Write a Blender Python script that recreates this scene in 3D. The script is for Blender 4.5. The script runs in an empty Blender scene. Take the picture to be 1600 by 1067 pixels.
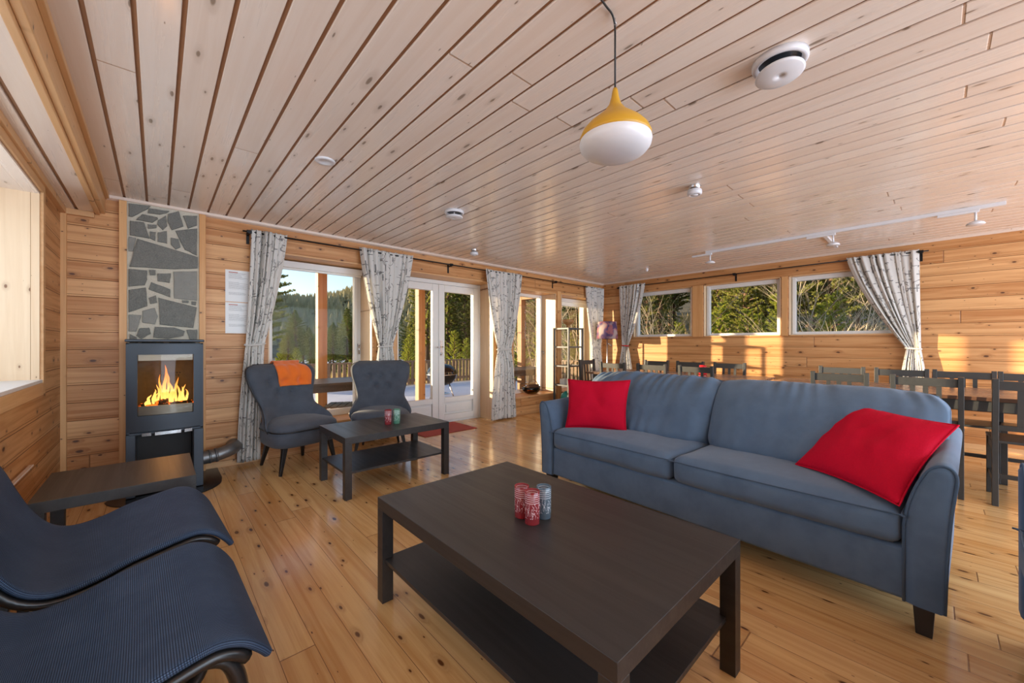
import bpy, bmesh, math, random
from mathutils import Vector, Matrix, noise
PI = math.pi
R = math.radians
S = bpy.context.scene
COL = S.collection
rnd = random.Random(7)

# ------------------------------------------------------------------ camera, sky, sun, window and fill light, exposure
CAM_H = 1.125
cd = bpy.data.cameras.new('camera'); cam = bpy.data.objects.new('camera', cd); COL.objects.link(cam)
cd.sensor_width = 36.0; cd.lens = 13.635; cd.shift_y = 3.5/1600; cd.clip_start = 0.05; cd.clip_end = 3000
cam.location = (0, 0, CAM_H); cam.rotation_euler = (PI/2, 0, -math.atan(555/606))
S.camera = cam

W = bpy.data.worlds.new('sky'); S.world = W; W.use_nodes = True
wn = W.node_tree; wn.nodes.clear()
wo = wn.nodes.new('ShaderNodeOutputWorld'); wb = wn.nodes.new('ShaderNodeBackground'); sk = wn.nodes.new('ShaderNodeTexSky')
sk.sky_type = 'NISHITA'; sk.sun_disc = False; sk.sun_elevation = R(14); sk.sun_rotation = R(-35); sk.altitude = 300
sk.air_density = 1.0; sk.dust_density = 0.6; sk.ozone_density = 1.5
wb.inputs['Strength'].default_value = 0.17
wn.links.new(sk.outputs[0], wb.inputs[0]); wn.links.new(wb.outputs[0], wo.inputs[0])

sd = bpy.data.lights.new('low_sun', 'SUN'); so = bpy.data.objects.new('low_sun', sd); COL.objects.link(so)
sd.energy = 8.3; sd.angle = R(0.6); sd.color = (1.0, 0.78, 0.50)
so.rotation_euler = Vector((0.695, -1.0, -0.134)).to_track_quat('-Z', 'Y').to_euler()

def area(name, loc, rot, sx, sy, e, col=(1, 1, 1)):
    l = bpy.data.lights.new(name, 'AREA'); l.shape = 'RECTANGLE'; l.size = sx; l.size_y = sy; l.energy = e; l.color = col
    o = bpy.data.objects.new(name, l); COL.objects.link(o); o.location = loc; o.rotation_euler = rot
    return o
# added fill behind the camera to brighten the room; daylight through the left-wall window
area('rear_fill_light', (2.95, -3.26, 1.15), (R(90), 0, 0), 6.8, 2.1, 235, (0.72, 0.84, 1.0))
area('daylight_left_window', (-0.93, 1.9, 1.47), (0, R(-90), 0), 1.1, 3.4, 17, (0.80, 0.88, 1.0))
S.view_settings.view_transform = 'Standard'; S.view_settings.look = 'None'
S.view_settings.exposure = 0.45; S.view_settings.gamma = 1.0
S.view_settings.use_curve_mapping = False

# ------------------------------------------------------------------ material helpers
class NT:
    def __init__(s, name):
        s.m = bpy.data.materials.new(name); s.m.use_nodes = True
        s.t = s.m.node_tree; s.t.nodes.clear()
        s.out = s.t.nodes.new('ShaderNodeOutputMaterial')
    def n(s, typ, **kw):
        nd = s.t.nodes.new('ShaderNode' + typ)
        for k, v in kw.items(): setattr(nd, k, v)
        return nd
    def l(s, a, b): s.t.links.new(a, b)
    def val(s, sock, v):
        if hasattr(v, 'is_output') or isinstance(v, bpy.types.NodeSocket): s.l(v, sock)
        else: sock.default_value = v
    def math(s, op, a, b=None, c=None, clamp=False):
        nd = s.n('Math', operation=op, use_clamp=clamp)
        s.val(nd.inputs[0], a)
        if b is not None: s.val(nd.inputs[1], b)
        if c is not None: s.val(nd.inputs[2], c)
        return nd.outputs[0]
    def xyz(s, x, y, z):
        nd = s.n('CombineXYZ'); s.val(nd.inputs[0], x); s.val(nd.inputs[1], y); s.val(nd.inputs[2], z); return nd.outputs[0]
    def noise(s, vec, scale=1, detail=3, rough=0.5, dist=0):
        nd = s.n('TexNoise'); s.l(vec, nd.inputs['Vector']); nd.inputs['Scale'].default_value = scale
        nd.inputs['Detail'].default_value = detail; nd.inputs['Roughness'].default_value = rough
        nd.inputs['Distortion'].default_value = dist; return nd.outputs['Fac']
    def ramp(s, f, lo, hi):
        nd = s.n('MapRange', interpolation_type='SMOOTHSTEP'); s.val(nd.inputs['Value'], f)
        s.val(nd.inputs['From Min'], lo); s.val(nd.inputs['From Max'], hi); return nd.outputs[0]
    def mix(s, f, a, b):
        nd = s.n('Mix', data_type='RGBA'); s.val(nd.inputs[0], f)
        for i, v in ((6, a), (7, b)):
            if isinstance(v, tuple): nd.inputs[i].default_value = (v[0], v[1], v[2], 1)
            else: s.l(v, nd.inputs[i])
        return nd.outputs[2]
    def bsdf(s, col, rough=0.5, metal=0, spec=0.5, bump=None, bs=0.3, bd=0.01, sheen=0, coat=0, coatr=0.1, emit=None, es=0):
        p = s.n('BsdfPrincipled')
        if isinstance(col, tuple): p.inputs['Base Color'].default_value = (*col, 1)
        else: s.l(col, p.inputs['Base Color'])
        s.val(p.inputs['Roughness'], rough); p.inputs['Metallic'].default_value = metal
        p.inputs['Specular IOR Level'].default_value = spec
        p.inputs['Sheen Weight'].default_value = sheen
        p.inputs['Coat Weight'].default_value = coat; p.inputs['Coat Roughness'].default_value = coatr
        if emit: p.inputs['Emission Color'].default_value = (*emit, 1); p.inputs['Emission Strength'].default_value = es
        if bump is not None:
            b = s.n('Bump'); b.inputs['Strength'].default_value = bs; b.inputs['Distance'].default_value = bd
            s.l(bump, b.inputs['Height']); s.l(b.outputs[0], p.inputs['Normal'])
        s.l(p.outputs[0], s.out.inputs[0]); s.p = p
        return s.m

def plain(name, col, rough=0.5, metal=0, noise_amt=0.08, nscale=30, **kw):
    t = NT(name); tc = t.n('TexCoord').outputs['Object']
    nz = t.noise(tc, nscale, 3)
    c = t.mix(nz, tuple(x*(1-noise_amt) for x in col), tuple(min(1, x*(1+noise_amt)) for x in col))
    return t.bsdf(c, rough, metal, bump=nz, bs=kw.pop('bs', 0.05), **kw)

def wood(name, along, across, third, width, cA, cB, knot, gapc, gap=0.03, blen=2.4, rough=0.4, off=0.0, kd=1.0, coat=0.0,
         kscale=0.22, second=None, gs=0.8, spec=0.5):
    t = NT(name); tc = t.n('TexCoord').outputs['Object']
    sp = t.n('SeparateXYZ'); t.l(tc, sp.inputs[0])
    L, A, D = sp.outputs[along], sp.outputs[across], sp.outputs[third]
    a = t.math('DIVIDE', t.math('ADD', A, off), width)
    bid = t.math('FLOOR', a); f = t.math('FRACT', a)
    wn_ = t.n('TexWhiteNoise', noise_dimensions='1D'); t.l(bid, wn_.inputs['W'])
    rv = wn_.outputs['Value']
    # end joints; a different board after each joint
    jl = t.math('ADD', t.math('DIVIDE', L, blen), t.math('MULTIPLY', rv, 7.3))
    jid = t.math('FLOOR', jl); jf = t.math('FRACT', jl)
    wn2 = t.n('TexWhiteNoise', noise_dimensions='2D'); t.l(t.xyz(bid, jid, 0), wn2.inputs['Vector'])
    rb = wn2.outputs['Value']
    # knots
    vo = t.n('TexVoronoi', voronoi_dimensions='2D', feature='F1'); vo.inputs['Scale'].default_value = 1
    kx = t.math('ADD', t.math('DIVIDE', L, kscale), t.math('MULTIPLY', rb, 31))
    nz0 = t.noise(tc, 14, 2)
    kx = t.math('ADD', kx, t.math('MULTIPLY', nz0, 0.12))
    ky = t.math('MULTIPLY', a, 1.31)
    t.l(t.xyz(kx, ky, 0), vo.inputs['Vector'])
    cs = t.n('SeparateColor'); t.l(vo.outputs['Color'], cs.inputs[0])
    kr = t.math('MULTIPLY', t.math('POWER', cs.outputs[0], 2.2), 0.115*kd)
    dist = vo.outputs['Distance']
    km = t.math('SUBTRACT', 1, t.ramp(dist, t.math('MULTIPLY', kr, 0.55), t.math('ADD', kr, 0.012)))
    halo = t.math('SUBTRACT', 1, t.ramp(dist, kr, t.math('ADD', t.math('MULTIPLY', kr, 3.2), 0.02)))
    halo = t.math('MULTIPLY', halo, t.ramp(cs.outputs[0], 0.35, 0.8))
    # grain
    g3 = t.math('ADD', t.math('MULTIPLY', rb, 53), t.math('MULTIPLY', t.math('MULTIPLY', halo, halo), 1.1))
    gv = t.xyz(t.math('MULTIPLY', L, 1.1), t.math('MULTIPLY', A, 26), t.math('ADD', t.math('MULTIPLY', D, 26), g3))
    g = t.noise(gv, 1, 4, 0.62, 0.6)
    gf = t.noise(t.xyz(t.math('MULTIPLY', L, 3), t.math('MULTIPLY', A, 190), g3), 1, 2)
    gg = t.math('ADD', t.math('MULTIPLY', t.ramp(g, 0.33, 0.68), gs*0.55), t.math('MULTIPLY', gf, gs*0.18))
    gg = t.math('ADD', gg, t.math('MULTIPLY', t.math('SUBTRACT', rb, 0.3), 0.62), clamp=True)
    c = t.mix(gg, cA, cB)
    c = t.mix(t.math('MULTIPLY', halo, 0.38), c, tuple(0.5*(x+y) for x, y in zip(cB, knot)))
    c = t.mix(km, c, knot)
    e = t.math('MINIMUM', f, t.math('SUBTRACT', 1, f))
    gm = t.math('SUBTRACT', 1, t.ramp(e, gap*0.35, gap))
    je = t.math('SUBTRACT', 1, t.ramp(t.math('MINIMUM', jf, t.math('SUBTRACT', 1, jf)), 0.0004, 0.0011))
    gm = t.math('MAXIMUM', gm, t.math('MULTIPLY', je, 0.8))
    if second:
        e2 = t.math('ABSOLUTE', t.math('SUBTRACT', f, second))
        gm = t.math('MAXIMUM', gm, t.math('MULTIPLY', t.math('SUBTRACT', 1, t.ramp(e2, gap*0.2, gap*0.8)), 0.6))
    c = t.mix(gm, c, gapc)
    h = t.math('SUBTRACT', t.math('MULTIPLY', gg, 0.06), gm)
    rr = t.math('ADD', rough, t.math('MULTIPLY', gg, 0.08))
    return t.bsdf(c, rr, bump=h, bs=0.55, bd=0.006, coat=coat, coatr=0.12, spec=spec)

M = {}
WA, WBc, WK = (0.76, 0.42, 0.18), (0.47, 0.185, 0.05), (0.11, 0.036, 0.012)
M['wall_x'] = wood('pine_panelling', 0, 2, 1, 0.135, WA, WBc, WK, (0.22, 0.085, 0.026), 0.026, 4.6, 0.40, second=0.12, kscale=0.2, kd=1.05, gs=1.05)
M['wall_y'] = wood('pine_panelling_side', 1, 2, 0, 0.135, WA, WBc, WK, (0.22, 0.085, 0.026), 0.026, 4.6, 0.40, second=0.12, kscale=0.2, kd=1.05, gs=1.05)
CA, CB, CK = (0.92, 0.82, 0.735), (0.83, 0.69, 0.585), (0.33, 0.25, 0.19)
M['ceil'] = wood('whitewashed_pine', 1, 0, 2, 0.1315, CA, CB, CK, (0.45, 0.26, 0.15), 0.002, 5.2, 0.25, off=-0.072, kscale=0.36, kd=0.85, gs=0.8, coat=0.3)
M['groove'] = plain('ceiling_groove', (0.36, 0.175, 0.085), 0.5)
M['floor'] = wood('varnished_pine_floor', 1, 0, 2, 0.1155, (0.85, 0.54, 0.235), (0.58, 0.275, 0.082), (0.13, 0.045, 0.014), (0.20, 0.08, 0.03), 0.011, 2.9, 0.17, off=-0.09, kscale=0.23, kd=1.15, coat=0.4, gs=0.95)
M['trim_z'] = wood('pine_trim_upright', 2, 0, 1, 0.4, (0.80, 0.46, 0.20), (0.62, 0.29, 0.095), WK, (0.4, 0.2, 0.08), 0.001, 9, 0.4, kd=0.5)
M['trim_x'] = wood('pine_trim_long', 0, 2, 1, 0.4, (0.80, 0.50, 0.25), (0.64, 0.34, 0.14), WK, (0.4, 0.2, 0.08), 0.001, 9, 0.4, kd=0.4)
M['trim_y'] = wood('pine_trim_side', 1, 2, 0, 0.4, (0.80, 0.50, 0.25), (0.64, 0.34, 0.14), WK, (0.4, 0.2, 0.08), 0.001, 9, 0.4, kd=0.4)
M['pale_z'] = wood('pale_pine_lining', 2, 0, 1, 0.14, (0.84, 0.64, 0.43), (0.70, 0.48, 0.28), (0.25, 0.12, 0.06), (0.4, 0.22, 0.1), 0.01, 9, 0.4, kd=0.6)
M['pale_zy'] = wood('pale_pine_lining_side', 2, 1, 0, 0.14, (0.84, 0.64, 0.43), (0.70, 0.48, 0.28), (0.25, 0.12, 0.06), (0.4, 0.22, 0.1), 0.01, 9, 0.4, kd=0.6)
M['crown'] = plain('whitewashed_moulding', (0.76, 0.60, 0.49), 0.4)
M['white'] = plain('white_paint', (0.80, 0.80, 0.78), 0.35, noise_amt=0.02)
M['blind'] = plain('white_blind', (0.85, 0.84, 0.80), 0.6, noise_amt=0.02)
M['plastic'] = plain('white_plastic', (0.74, 0.74, 0.77), 0.3, noise_amt=0.02)
M['black'] = wood('black_brown_foil', 1, 0, 2, 3, (0.040, 0.036, 0.034), (0.026, 0.023, 0.022), (0.012, 0.01, 0.009), (0.01, 0.01, 0.01), 0.0001, 30, 0.36, kd=0.0, gs=1.2, spec=0.5)
M['blackpaint'] = plain('black_stained_wood', (0.026, 0.028, 0.028), 0.42, noise_amt=0.3, spec=0.8)
M['legblack'] = plain('black_leg', (0.013, 0.012, 0.012), 0.3)
M['iron'] = plain('black_iron', (0.015, 0.014, 0.014), 0.45, 0.6)
M['stove'] = plain('dark_grey_enamelled_steel', (0.042, 0.050, 0.062), 0.40, 0.5, nscale=300, bs=0.08)
M['dark'] = plain('shade_black', (0.008, 0.007, 0.007), 0.6)  # near black standing in for the shade inside stove openings
M['firebrick'] = plain('firebrick', (0.10, 0.075, 0.035), 0.85, noise_amt=0.3)
M['steel'] = plain('brushed_steel', (0.55, 0.55, 0.56), 0.25, 0.95)
M['ash'] = plain('grey_cast_lip', (0.20, 0.20, 0.22), 0.35, 0.85)
M['hearth'] = plain('black_floor_plate', (0.012, 0.012, 0.012), 0.22)
M['flue'] = plain('grey_metal_duct', (0.22, 0.22, 0.22), 0.4, 0.7)
M['mortar'] = plain('mortar', (0.60, 0.55, 0.45), 0.9, nscale=90, bs=0.5)
M['orange'] = plain('orange_fleece', (0.85, 0.17, 0.012), 0.9, nscale=200, bs=0.3, sheen=0.4)
M['red'] = plain('red_cotton', (0.56, 0.003, 0.028), 0.85, nscale=160, noise_amt=0.12, bs=0.2, sheen=0.0, spec=0.15)
M['redrug'] = plain('red_mat', (0.42, 0.075, 0.06), 0.85, nscale=200, bs=0.5)
M['yellow'] = plain('mustard_lacquer', (0.62, 0.33, 0.022), 0.38, noise_amt=0.03)
M['teal'] = plain('teal_plastic', (0.03, 0.36, 0.30), 0.4)
M['bowlwood'] = wood('turned_wood', 0, 2, 1, 0.1, (0.50, 0.26, 0.10), (0.36, 0.16, 0.05), WK, (0.3, 0.15, 0.05), 0.001, 9, 0.4, kd=0)
M['redjar'] = plain('red_jar', (0.6, 0.02, 0.03), 0.2)
M['tabletop'] = wood('brown_stained_tabletop', 1, 0, 2, 0.15, (0.42, 0.24, 0.15), (0.28, 0.15, 0.09), (0.1, 0.05, 0.03), (0.1, 0.05, 0.03), 0.01, 9, 0.22, kd=0.3)
M['wicker'] = plain('brown_wicker', (0.13, 0.06, 0.03), 0.7, noise_amt=0.5, nscale=120, bs=0.8)
M['decking'] = wood('grey_decking', 0, 1, 2, 0.13, (0.33, 0.30, 0.28), (0.24, 0.21, 0.19), (0.1, 0.08, 0.07), (0.03, 0.03, 0.03), 0.05, 4, 0.7, kd=0.5)
M['post'] = wood('stained_terrace_timber', 2, 0, 1, 0.5, (0.50, 0.29, 0.14), (0.36, 0.18, 0.07), WK, (0.2, 0.1, 0.04), 0.001, 9, 0.6, kd=0.7)
M['rail'] = plain('weathered_railing', (0.27, 0.18, 0.11), 0.8, noise_amt=0.3)
M['snow'] = plain('snow', (0.82, 0.85, 0.92), 0.7, nscale=8, bs=0.4)
M['grill'] = plain('glossy_black_enamel', (0.012, 0.012, 0.014), 0.12, spec=0.7)
M['patio'] = plain('dark_grey_patio_wood', (0.055, 0.05, 0.048), 0.5, noise_amt=0.3)
M['bark'] = plain('pine_bark', (0.20, 0.115, 0.065), 0.9, noise_amt=0.4, nscale=10)
M['birch'] = plain('pale_bare_twigs', (0.70, 0.56, 0.38), 0.8, noise_amt=0.2)
M['rubber'] = plain('black_cord', (0.015, 0.015, 0.015), 0.5)

def fabric(name, c1, c2, sc=7, fine=700, rough=0.85, sheen=0.5, bs=0.25):
    t = NT(name); tc = t.n('TexCoord').outputs['Object']
    n1 = t.noise(tc, sc, 4, 0.6); n2 = t.noise(tc, fine, 2)
    c = t.mix(t.math('ADD', t.math('MULTIPLY', t.ramp(n1, 0.3, 0.7), 0.75), t.math('MULTIPLY', n2, 0.25)), c1, c2)
    return t.bsdf(c, rough, bump=n2, bs=bs, bd=0.002, sheen=sheen)
M['sofa'] = fabric('slate_blue_brushed_cotton', (0.072, 0.122, 0.198), (0.100, 0.163, 0.252), sheen=0.18)
M['pipe'] = fabric('slate_blue_piping', (0.05, 0.09, 0.155), (0.07, 0.12, 0.19), sheen=0.1)
M['armchair'] = fabric('charcoal_blue_wool', (0.054, 0.064, 0.084), (0.074, 0.088, 0.114), 12, 500, 0.85, 0.15)

# perforated blue mesh of the lounge chairs
t = NT('blue_sling_mesh'); tc = t.n('TexCoord').outputs['UV']
vo = t.n('TexVoronoi', voronoi_dimensions='2D', feature='F1'); vo.inputs['Scale'].default_value = 260; vo.inputs['Randomness'].default_value = 0.0
t.l(tc, vo.inputs['Vector'])
dm = t.ramp(vo.outputs['Distance'], 0.22, 0.48)
n1 = t.noise(t.n('TexCoord').outputs['Object'], 9, 4, 0.6)
ca = t.mix(t.ramp(n1, 0.3, 0.75), (0.054, 0.094, 0.165), (0.088, 0.138, 0.225))
t.bsdf(t.mix(dm, ca, (0.012, 0.020, 0.040)), 0.62, bump=dm, bs=0.5, bd=0.002, spec=0.22); M['sling'] = t.m

# printed curtain linen
t = NT('curtain_linen_twig_print'); uv = t.n('TexCoord').outputs['UV']
sp = t.n('SeparateXYZ'); t.l(uv, sp.inputs[0])
warp = t.noise(uv, 5, 2)
def contour(sc, seed, w):
    v = t.n('VectorMath', operation='ADD'); t.l(uv, v.inputs[0]); v.inputs[1].default_value = (seed, seed*1.7, 0)
    n = t.noise(v.outputs[0], sc, 1.5)
    return t.math('SUBTRACT', 1, t.ramp(t.math('ABSOLUTE', t.math('SUBTRACT', n, 0.5)), w*0.4, w))
l1 = t.math('MULTIPLY', contour(6, 0, 0.020), t.ramp(t.noise(uv, 9, 1), 0.52, 0.58))
l2 = t.math('MULTIPLY', contour(11, 3, 0.028), t.ramp(t.noise(uv, 6.3, 1), 0.56, 0.62))
# short horizontal bars and small leaves
vb = t.n('TexVoronoi', voronoi_dimensions='2D', feature='F1'); vb.inputs['Scale'].default_value = 1
t.l(t.xyz(t.math('MULTIPLY', sp.outputs[0], 7), t.math('MULTIPLY', sp.outputs[1], 11), 0), vb.inputs['Vector'])
cs = t.n('SeparateColor'); t.l(vb.outputs['Color'], cs.inputs[0])
vp = t.n('SeparateXYZ'); t.l(vb.outputs['Position'], vp.inputs[0])
dx = t.math('ABSOLUTE', t.math('SUBTRACT', t.math('MULTIPLY', sp.outputs[0], 7), vp.outputs[0]))
dy = t.math('ABSOLUTE', t.math('SUBTRACT', t.math('MULTIPLY', sp.outputs[1], 11), vp.outputs[1]))
bar = t.math('MULTIPLY', t.math('LESS_THAN', dx, 0.30), t.math('LESS_THAN', dy, 0.05))
bar = t.math('MULTIPLY', bar, t.math('GREATER_THAN', cs.outputs[0], 0.62))
stem = t.math('MULTIPLY', t.math('LESS_THAN', dx, 0.04), t.math('LESS_THAN', dy, 0.46))
stem = t.math('MULTIPLY', stem, t.math('GREATER_THAN', cs.outputs[1], 0.6))
leaf = t.math('LESS_THAN', t.math('ADD', t.math('MULTIPLY', dx, 3.2), dy), 0.24)
leaf = t.math('MULTIPLY', leaf, t.math('GREATER_THAN', cs.outputs[2], 0.80))
pat = t.math('MAXIMUM', t.math('MAXIMUM', l1, l2), t.math('MAXIMUM', t.math('MAXIMUM', bar, stem), t.math('MULTIPLY', leaf, 0.75)))
weave = t.noise(uv, 400, 2)
cc = t.mix(t.math('MULTIPLY', pat, 0.8), (0.84, 0.82, 0.78), (0.13, 0.125, 0.125))
t.bsdf(cc, 0.85, bump=weave, bs=0.1, bd=0.002)
tr = t.n('BsdfTranslucent'); t.l(cc, tr.inputs[0]); mx = t.n('MixShader'); mx.inputs[0].default_value = 0.28
t.l(t.p.outputs[0], mx.inputs[1]); t.l(tr.outputs[0], mx.inputs[2]); t.l(mx.outputs[0], t.out.inputs[0])
M['curtain'] = t.m

# window glass: clear with a real Fresnel reflection
def glass(name, tint=(1, 1, 1), ior=1.45, boost=1.0, rough=0.0):
    t = NT(name); tr = t.n('BsdfTransparent'); tr.inputs[0].default_value = (*tint, 1)
    gl = t.n('BsdfGlossy'); gl.inputs['Roughness'].default_value = rough
    fr = t.n('Fresnel'); fr.inputs[0].default_value = ior
    f = t.math('MULTIPLY', fr.outputs[0], boost, clamp=True)
    mx = t.n('MixShader'); t.l(f, mx.inputs[0]); t.l(tr.outputs[0], mx.inputs[1]); t.l(gl.outputs[0], mx.inputs[2])
    t.l(mx.outputs[0], t.out.inputs[0]); return t.m
M['glass'] = glass('window_glass', boost=0.13)
M['stoveglass'] = glass('stove_door_glass', (0.88, 0.80, 0.66), boost=0.7)
M['amber'] = glass('amber_glass', (0.93, 0.62, 0.22), boost=1.3)

def tumbler_mat(name, col):
    t = NT(name); tc = t.n('TexCoord').outputs['Generated']
    sp = t.n('SeparateXYZ'); t.l(tc, sp.inputs[0])
    z = sp.outputs[2]
    bands = t.math('MULTIPLY', t.math('GREATER_THAN', t.math('FRACT', t.math('MULTIPLY', z, 16)), 0.62), t.math('MULTIPLY', t.math('GREATER_THAN', z, 0.66), t.math('LESS_THAN', z, 0.93)))
    n = t.noise(tc, 6, 1); scr = t.math('SUBTRACT', 1, t.ramp(t.math('ABSOLUTE', t.math('SUBTRACT', n, 0.5)), 0.01, 0.028))
    scr = t.math('MULTIPLY', scr, t.math('MULTIPLY', t.math('GREATER_THAN', z, 0.2), t.math('LESS_THAN', z, 0.66)))
    p = t.math('MAXIMUM', t.math('MULTIPLY', bands, 0.7), scr)
    tr = t.n('BsdfTransparent'); tr.inputs[0].default_value = (*col, 1)
    gl = t.n('BsdfGlossy'); gl.inputs['Roughness'].default_value = 0.03
    fr = t.n('Fresnel'); fr.inputs[0].default_value = 1.6
    mx = t.n('MixShader'); t.l(fr.outputs[0], mx.inputs[0]); t.l(tr.outputs[0], mx.inputs[1]); t.l(gl.outputs[0], mx.inputs[2])
    df = t.n('BsdfDiffuse'); df.inputs[0].default_value = (0.75, 0.78, 0.8, 1)
    m2 = t.n('MixShader'); t.l(p, m2.inputs[0]); t.l(mx.outputs[0], m2.inputs[1]); t.l(df.outputs[0], m2.inputs[2])
    dc = t.n('BsdfDiffuse'); dc.inputs[0].default_value = (*col, 1)
    m3 = t.n('MixShader'); m3.inputs[0].default_value = 0.28; t.l(m2.outputs[0], m3.inputs[1]); t.l(dc.outputs[0], m3.inputs[2])
    t.l(m3.outputs[0], t.out.inputs[0]); return t.m
M['tred'] = tumbler_mat('red_printed_glass', (0.75, 0.10, 0.12))
M['tblue'] = tumbler_mat('smoky_blue_printed_glass', (0.30, 0.42, 0.52))
M['tgreen'] = tumbler_mat('green_printed_glass', (0.35, 0.75, 0.55))

def emis(name, col, st):
    t = NT(name); e = t.n('Emission'); e.inputs[0].default_value = (*col, 1); e.inputs[1].default_value = st
    t.l(e.outputs[0], t.out.inputs[0]); return t.m
t = NT('flame'); tc = t.n('TexCoord').outputs['Generated']; sp = t.n('SeparateXYZ'); t.l(tc, sp.inputs[0])
nf = t.noise(tc, 5, 3)
cf = t.mix(t.ramp(t.math('ADD', sp.outputs[2], t.math('MULTIPLY', nf, 0.5)), 0.25, 1.1), (1.0, 0.62, 0.16), (1.0, 0.20, 0.015))
e = t.n('Emission'); t.l(cf, e.inputs[0]); e.inputs[1].default_value = 1.6
lw = t.n('LayerWeight'); lw.inputs[0].default_value = 0.35
trn = t.n('BsdfTransparent'); mx = t.n('MixShader')
t.l(t.ramp(t.math('ADD', lw.outputs['Facing'], t.math('MULTIPLY', nf, 0.5)), 0.45, 1.05), mx.inputs[0]); t.l(e.outputs[0], mx.inputs[1]); t.l(trn.outputs[0], mx.inputs[2])
t.l(mx.outputs[0], t.out.inputs[0]); M['flame'] = t.m
t = NT('burning_log'); tc = t.n('TexCoord').outputs['Object']; n1 = t.noise(tc, 40, 3)
t.bsdf(t.mix(n1, (0.02, 0.012, 0.008), (0.06, 0.03, 0.02)), 0.9, bump=n1, bs=0.8)
t.p.inputs['Emission Color'].default_value = (1, 0.16, 0.01, 1); t.l(t.math('MULTIPLY', t.ramp(n1, 0.52, 0.62), 1.6), t.p.inputs['Emission Strength'])
M['log'] = t.m

# stone: colour varies per stone through a vertex colour
t = NT('grey_slate_stone'); tc = t.n('TexCoord').outputs['Object']
at = t.n('Attribute'); at.attribute_name = 'tone'
n1 = t.noise(tc, 22, 5, 0.65); n2 = t.noise(tc, 140, 3)
c = t.mix(t.math('ADD', t.math('MULTIPLY', at.outputs['Fac'], 0.6), t.math('MULTIPLY', n1, 0.35)), (0.085, 0.09, 0.08), (0.42, 0.41, 0.37))
c = t.mix(t.math('MULTIPLY', t.ramp(n2, 0.35, 0.7), 0.5), c, (0.27, 0.27, 0.24))
t.bsdf(c, 0.7, bump=t.math('ADD', n1, t.math('MULTIPLY', n2, 0.4)), bs=0.6, bd=0.01); M['stone'] = t.m

# paper with typed lines
def paper_mat(name, head):
    t = NT(name); tc = t.n('TexCoord').outputs['Generated']; sp = t.n('SeparateXYZ'); t.l(tc, sp.inputs[0])
    x, z = sp.outputs[0], sp.outputs[2]
    ln = t.math('GREATER_THAN', t.math('FRACT', t.math('MULTIPLY', z, 34)), 0.58)
    rowid = t.math('FLOOR', t.math('MULTIPLY', z, 34))
    w = t.n('TexWhiteNoise', noise_dimensions='1D'); t.l(rowid, w.inputs['W'])
    inx = t.math('MULTIPLY', t.math('GREATER_THAN', x, 0.12), t.math('LESS_THAN', x, t.math('ADD', 0.5, t.math('MULTIPLY', w.outputs['Value'], 0.4))))
    blk = t.math('GREATER_THAN', t.math('FRACT', t.math('ADD', t.math('MULTIPLY', z, 3.1), 0.05)), 0.30)
    inz = t.math('MULTIPLY', t.math('GREATER_THAN', z, 0.22), t.math('LESS_THAN', z, 0.93))
    ch = t.math('GREATER_THAN', t.noise(t.xyz(t.math('MULTIPLY', x, 70), rowid, 0), 1, 1), 0.42)
    m = t.math('MULTIPLY', t.math('MULTIPLY', t.math('MULTIPLY', ln, inx), t.math('MULTIPLY', blk, inz)), ch)
    c = t.mix(t.math('MULTIPLY', m, 0.6), (0.80, 0.80, 0.80), (0.15, 0.15, 0.16))
    hd = t.math('MULTIPLY', t.math('MULTIPLY', t.math('GREATER_THAN', z, 0.915), t.math('LESS_THAN', z, 0.94)), t.math('MULTIPLY', t.math('GREATER_THAN', x, 0.12), t.math('LESS_THAN', x, 0.45)))
    c = t.mix(hd, c, head)
    return t.bsdf(c, 0.35)
M['paper1'] = paper_mat('typed_notice_a', (0.5, 0.12, 0.08)); M['paper2'] = paper_mat('typed_notice_b', (0.5, 0.12, 0.08))

# lampshade print
t = NT('floral_shade_print'); tc = t.n('TexCoord').outputs['Object']
vo = t.n('TexVoronoi', feature='SMOOTH_F1'); vo.inputs['Scale'].default_value = 9; t.l(tc, vo.inputs['Vector'])
n = t.noise(tc, 9, 3, 0.5, 1.2)
c = t.mix(t.ramp(n, 0.40, 0.55), (0.55, 0.20, 0.22), (0.16, 0.10, 0.25))
c = t.mix(t.ramp(vo.outputs['Distance'], 0.38, 0.6), c, (0.62, 0.50, 0.50))
t.bsdf(c, 0.8); tr = t.n('BsdfTranslucent'); t.l(c, tr.inputs[0]); mx = t.n('MixShader'); mx.inputs[0].default_value = 0.35
t.l(t.p.outputs[0], mx.inputs[1]); t.l(tr.outputs[0], mx.inputs[2]); t.l(mx.outputs[0], t.out.inputs[0]); M['shade'] = t.m

def foliage(name, a, b):
    t = NT(name); tc = t.n('TexCoord').outputs['Object']; oi = t.n('ObjectInfo')
    n = t.noise(tc, 1.3, 3)
    f = t.math('ADD', t.math('MULTIPLY', n, 0.6), t.math('MULTIPLY', oi.outputs['Random'], 0.4))
    c = t.mix(f, a, b)
    t.bsdf(c, 0.7, spec=0.2); tr = t.n('BsdfTranslucent'); t.l(c, tr.inputs[0]); mx = t.n('MixShader'); mx.inputs[0].default_value = 0.42
    t.l(t.p.outputs[0], mx.inputs[1]); t.l(tr.outputs[0], mx.inputs[2]); t.l(mx.outputs[0], t.out.inputs[0]); return t.m
M['pine'] = foliage('pine_needles', (0.15, 0.19, 0.04), (0.44, 0.42, 0.10))
M['spruce'] = foliage('spruce_needles', (0.09, 0.14, 0.04), (0.28, 0.31, 0.08))
M['young'] = foliage('young_pine_needles', (0.28, 0.34, 0.045), (0.55, 0.55, 0.10))
M['bush'] = foliage('dry_brush', (0.34, 0.24, 0.10), (0.60, 0.46, 0.19))
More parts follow.
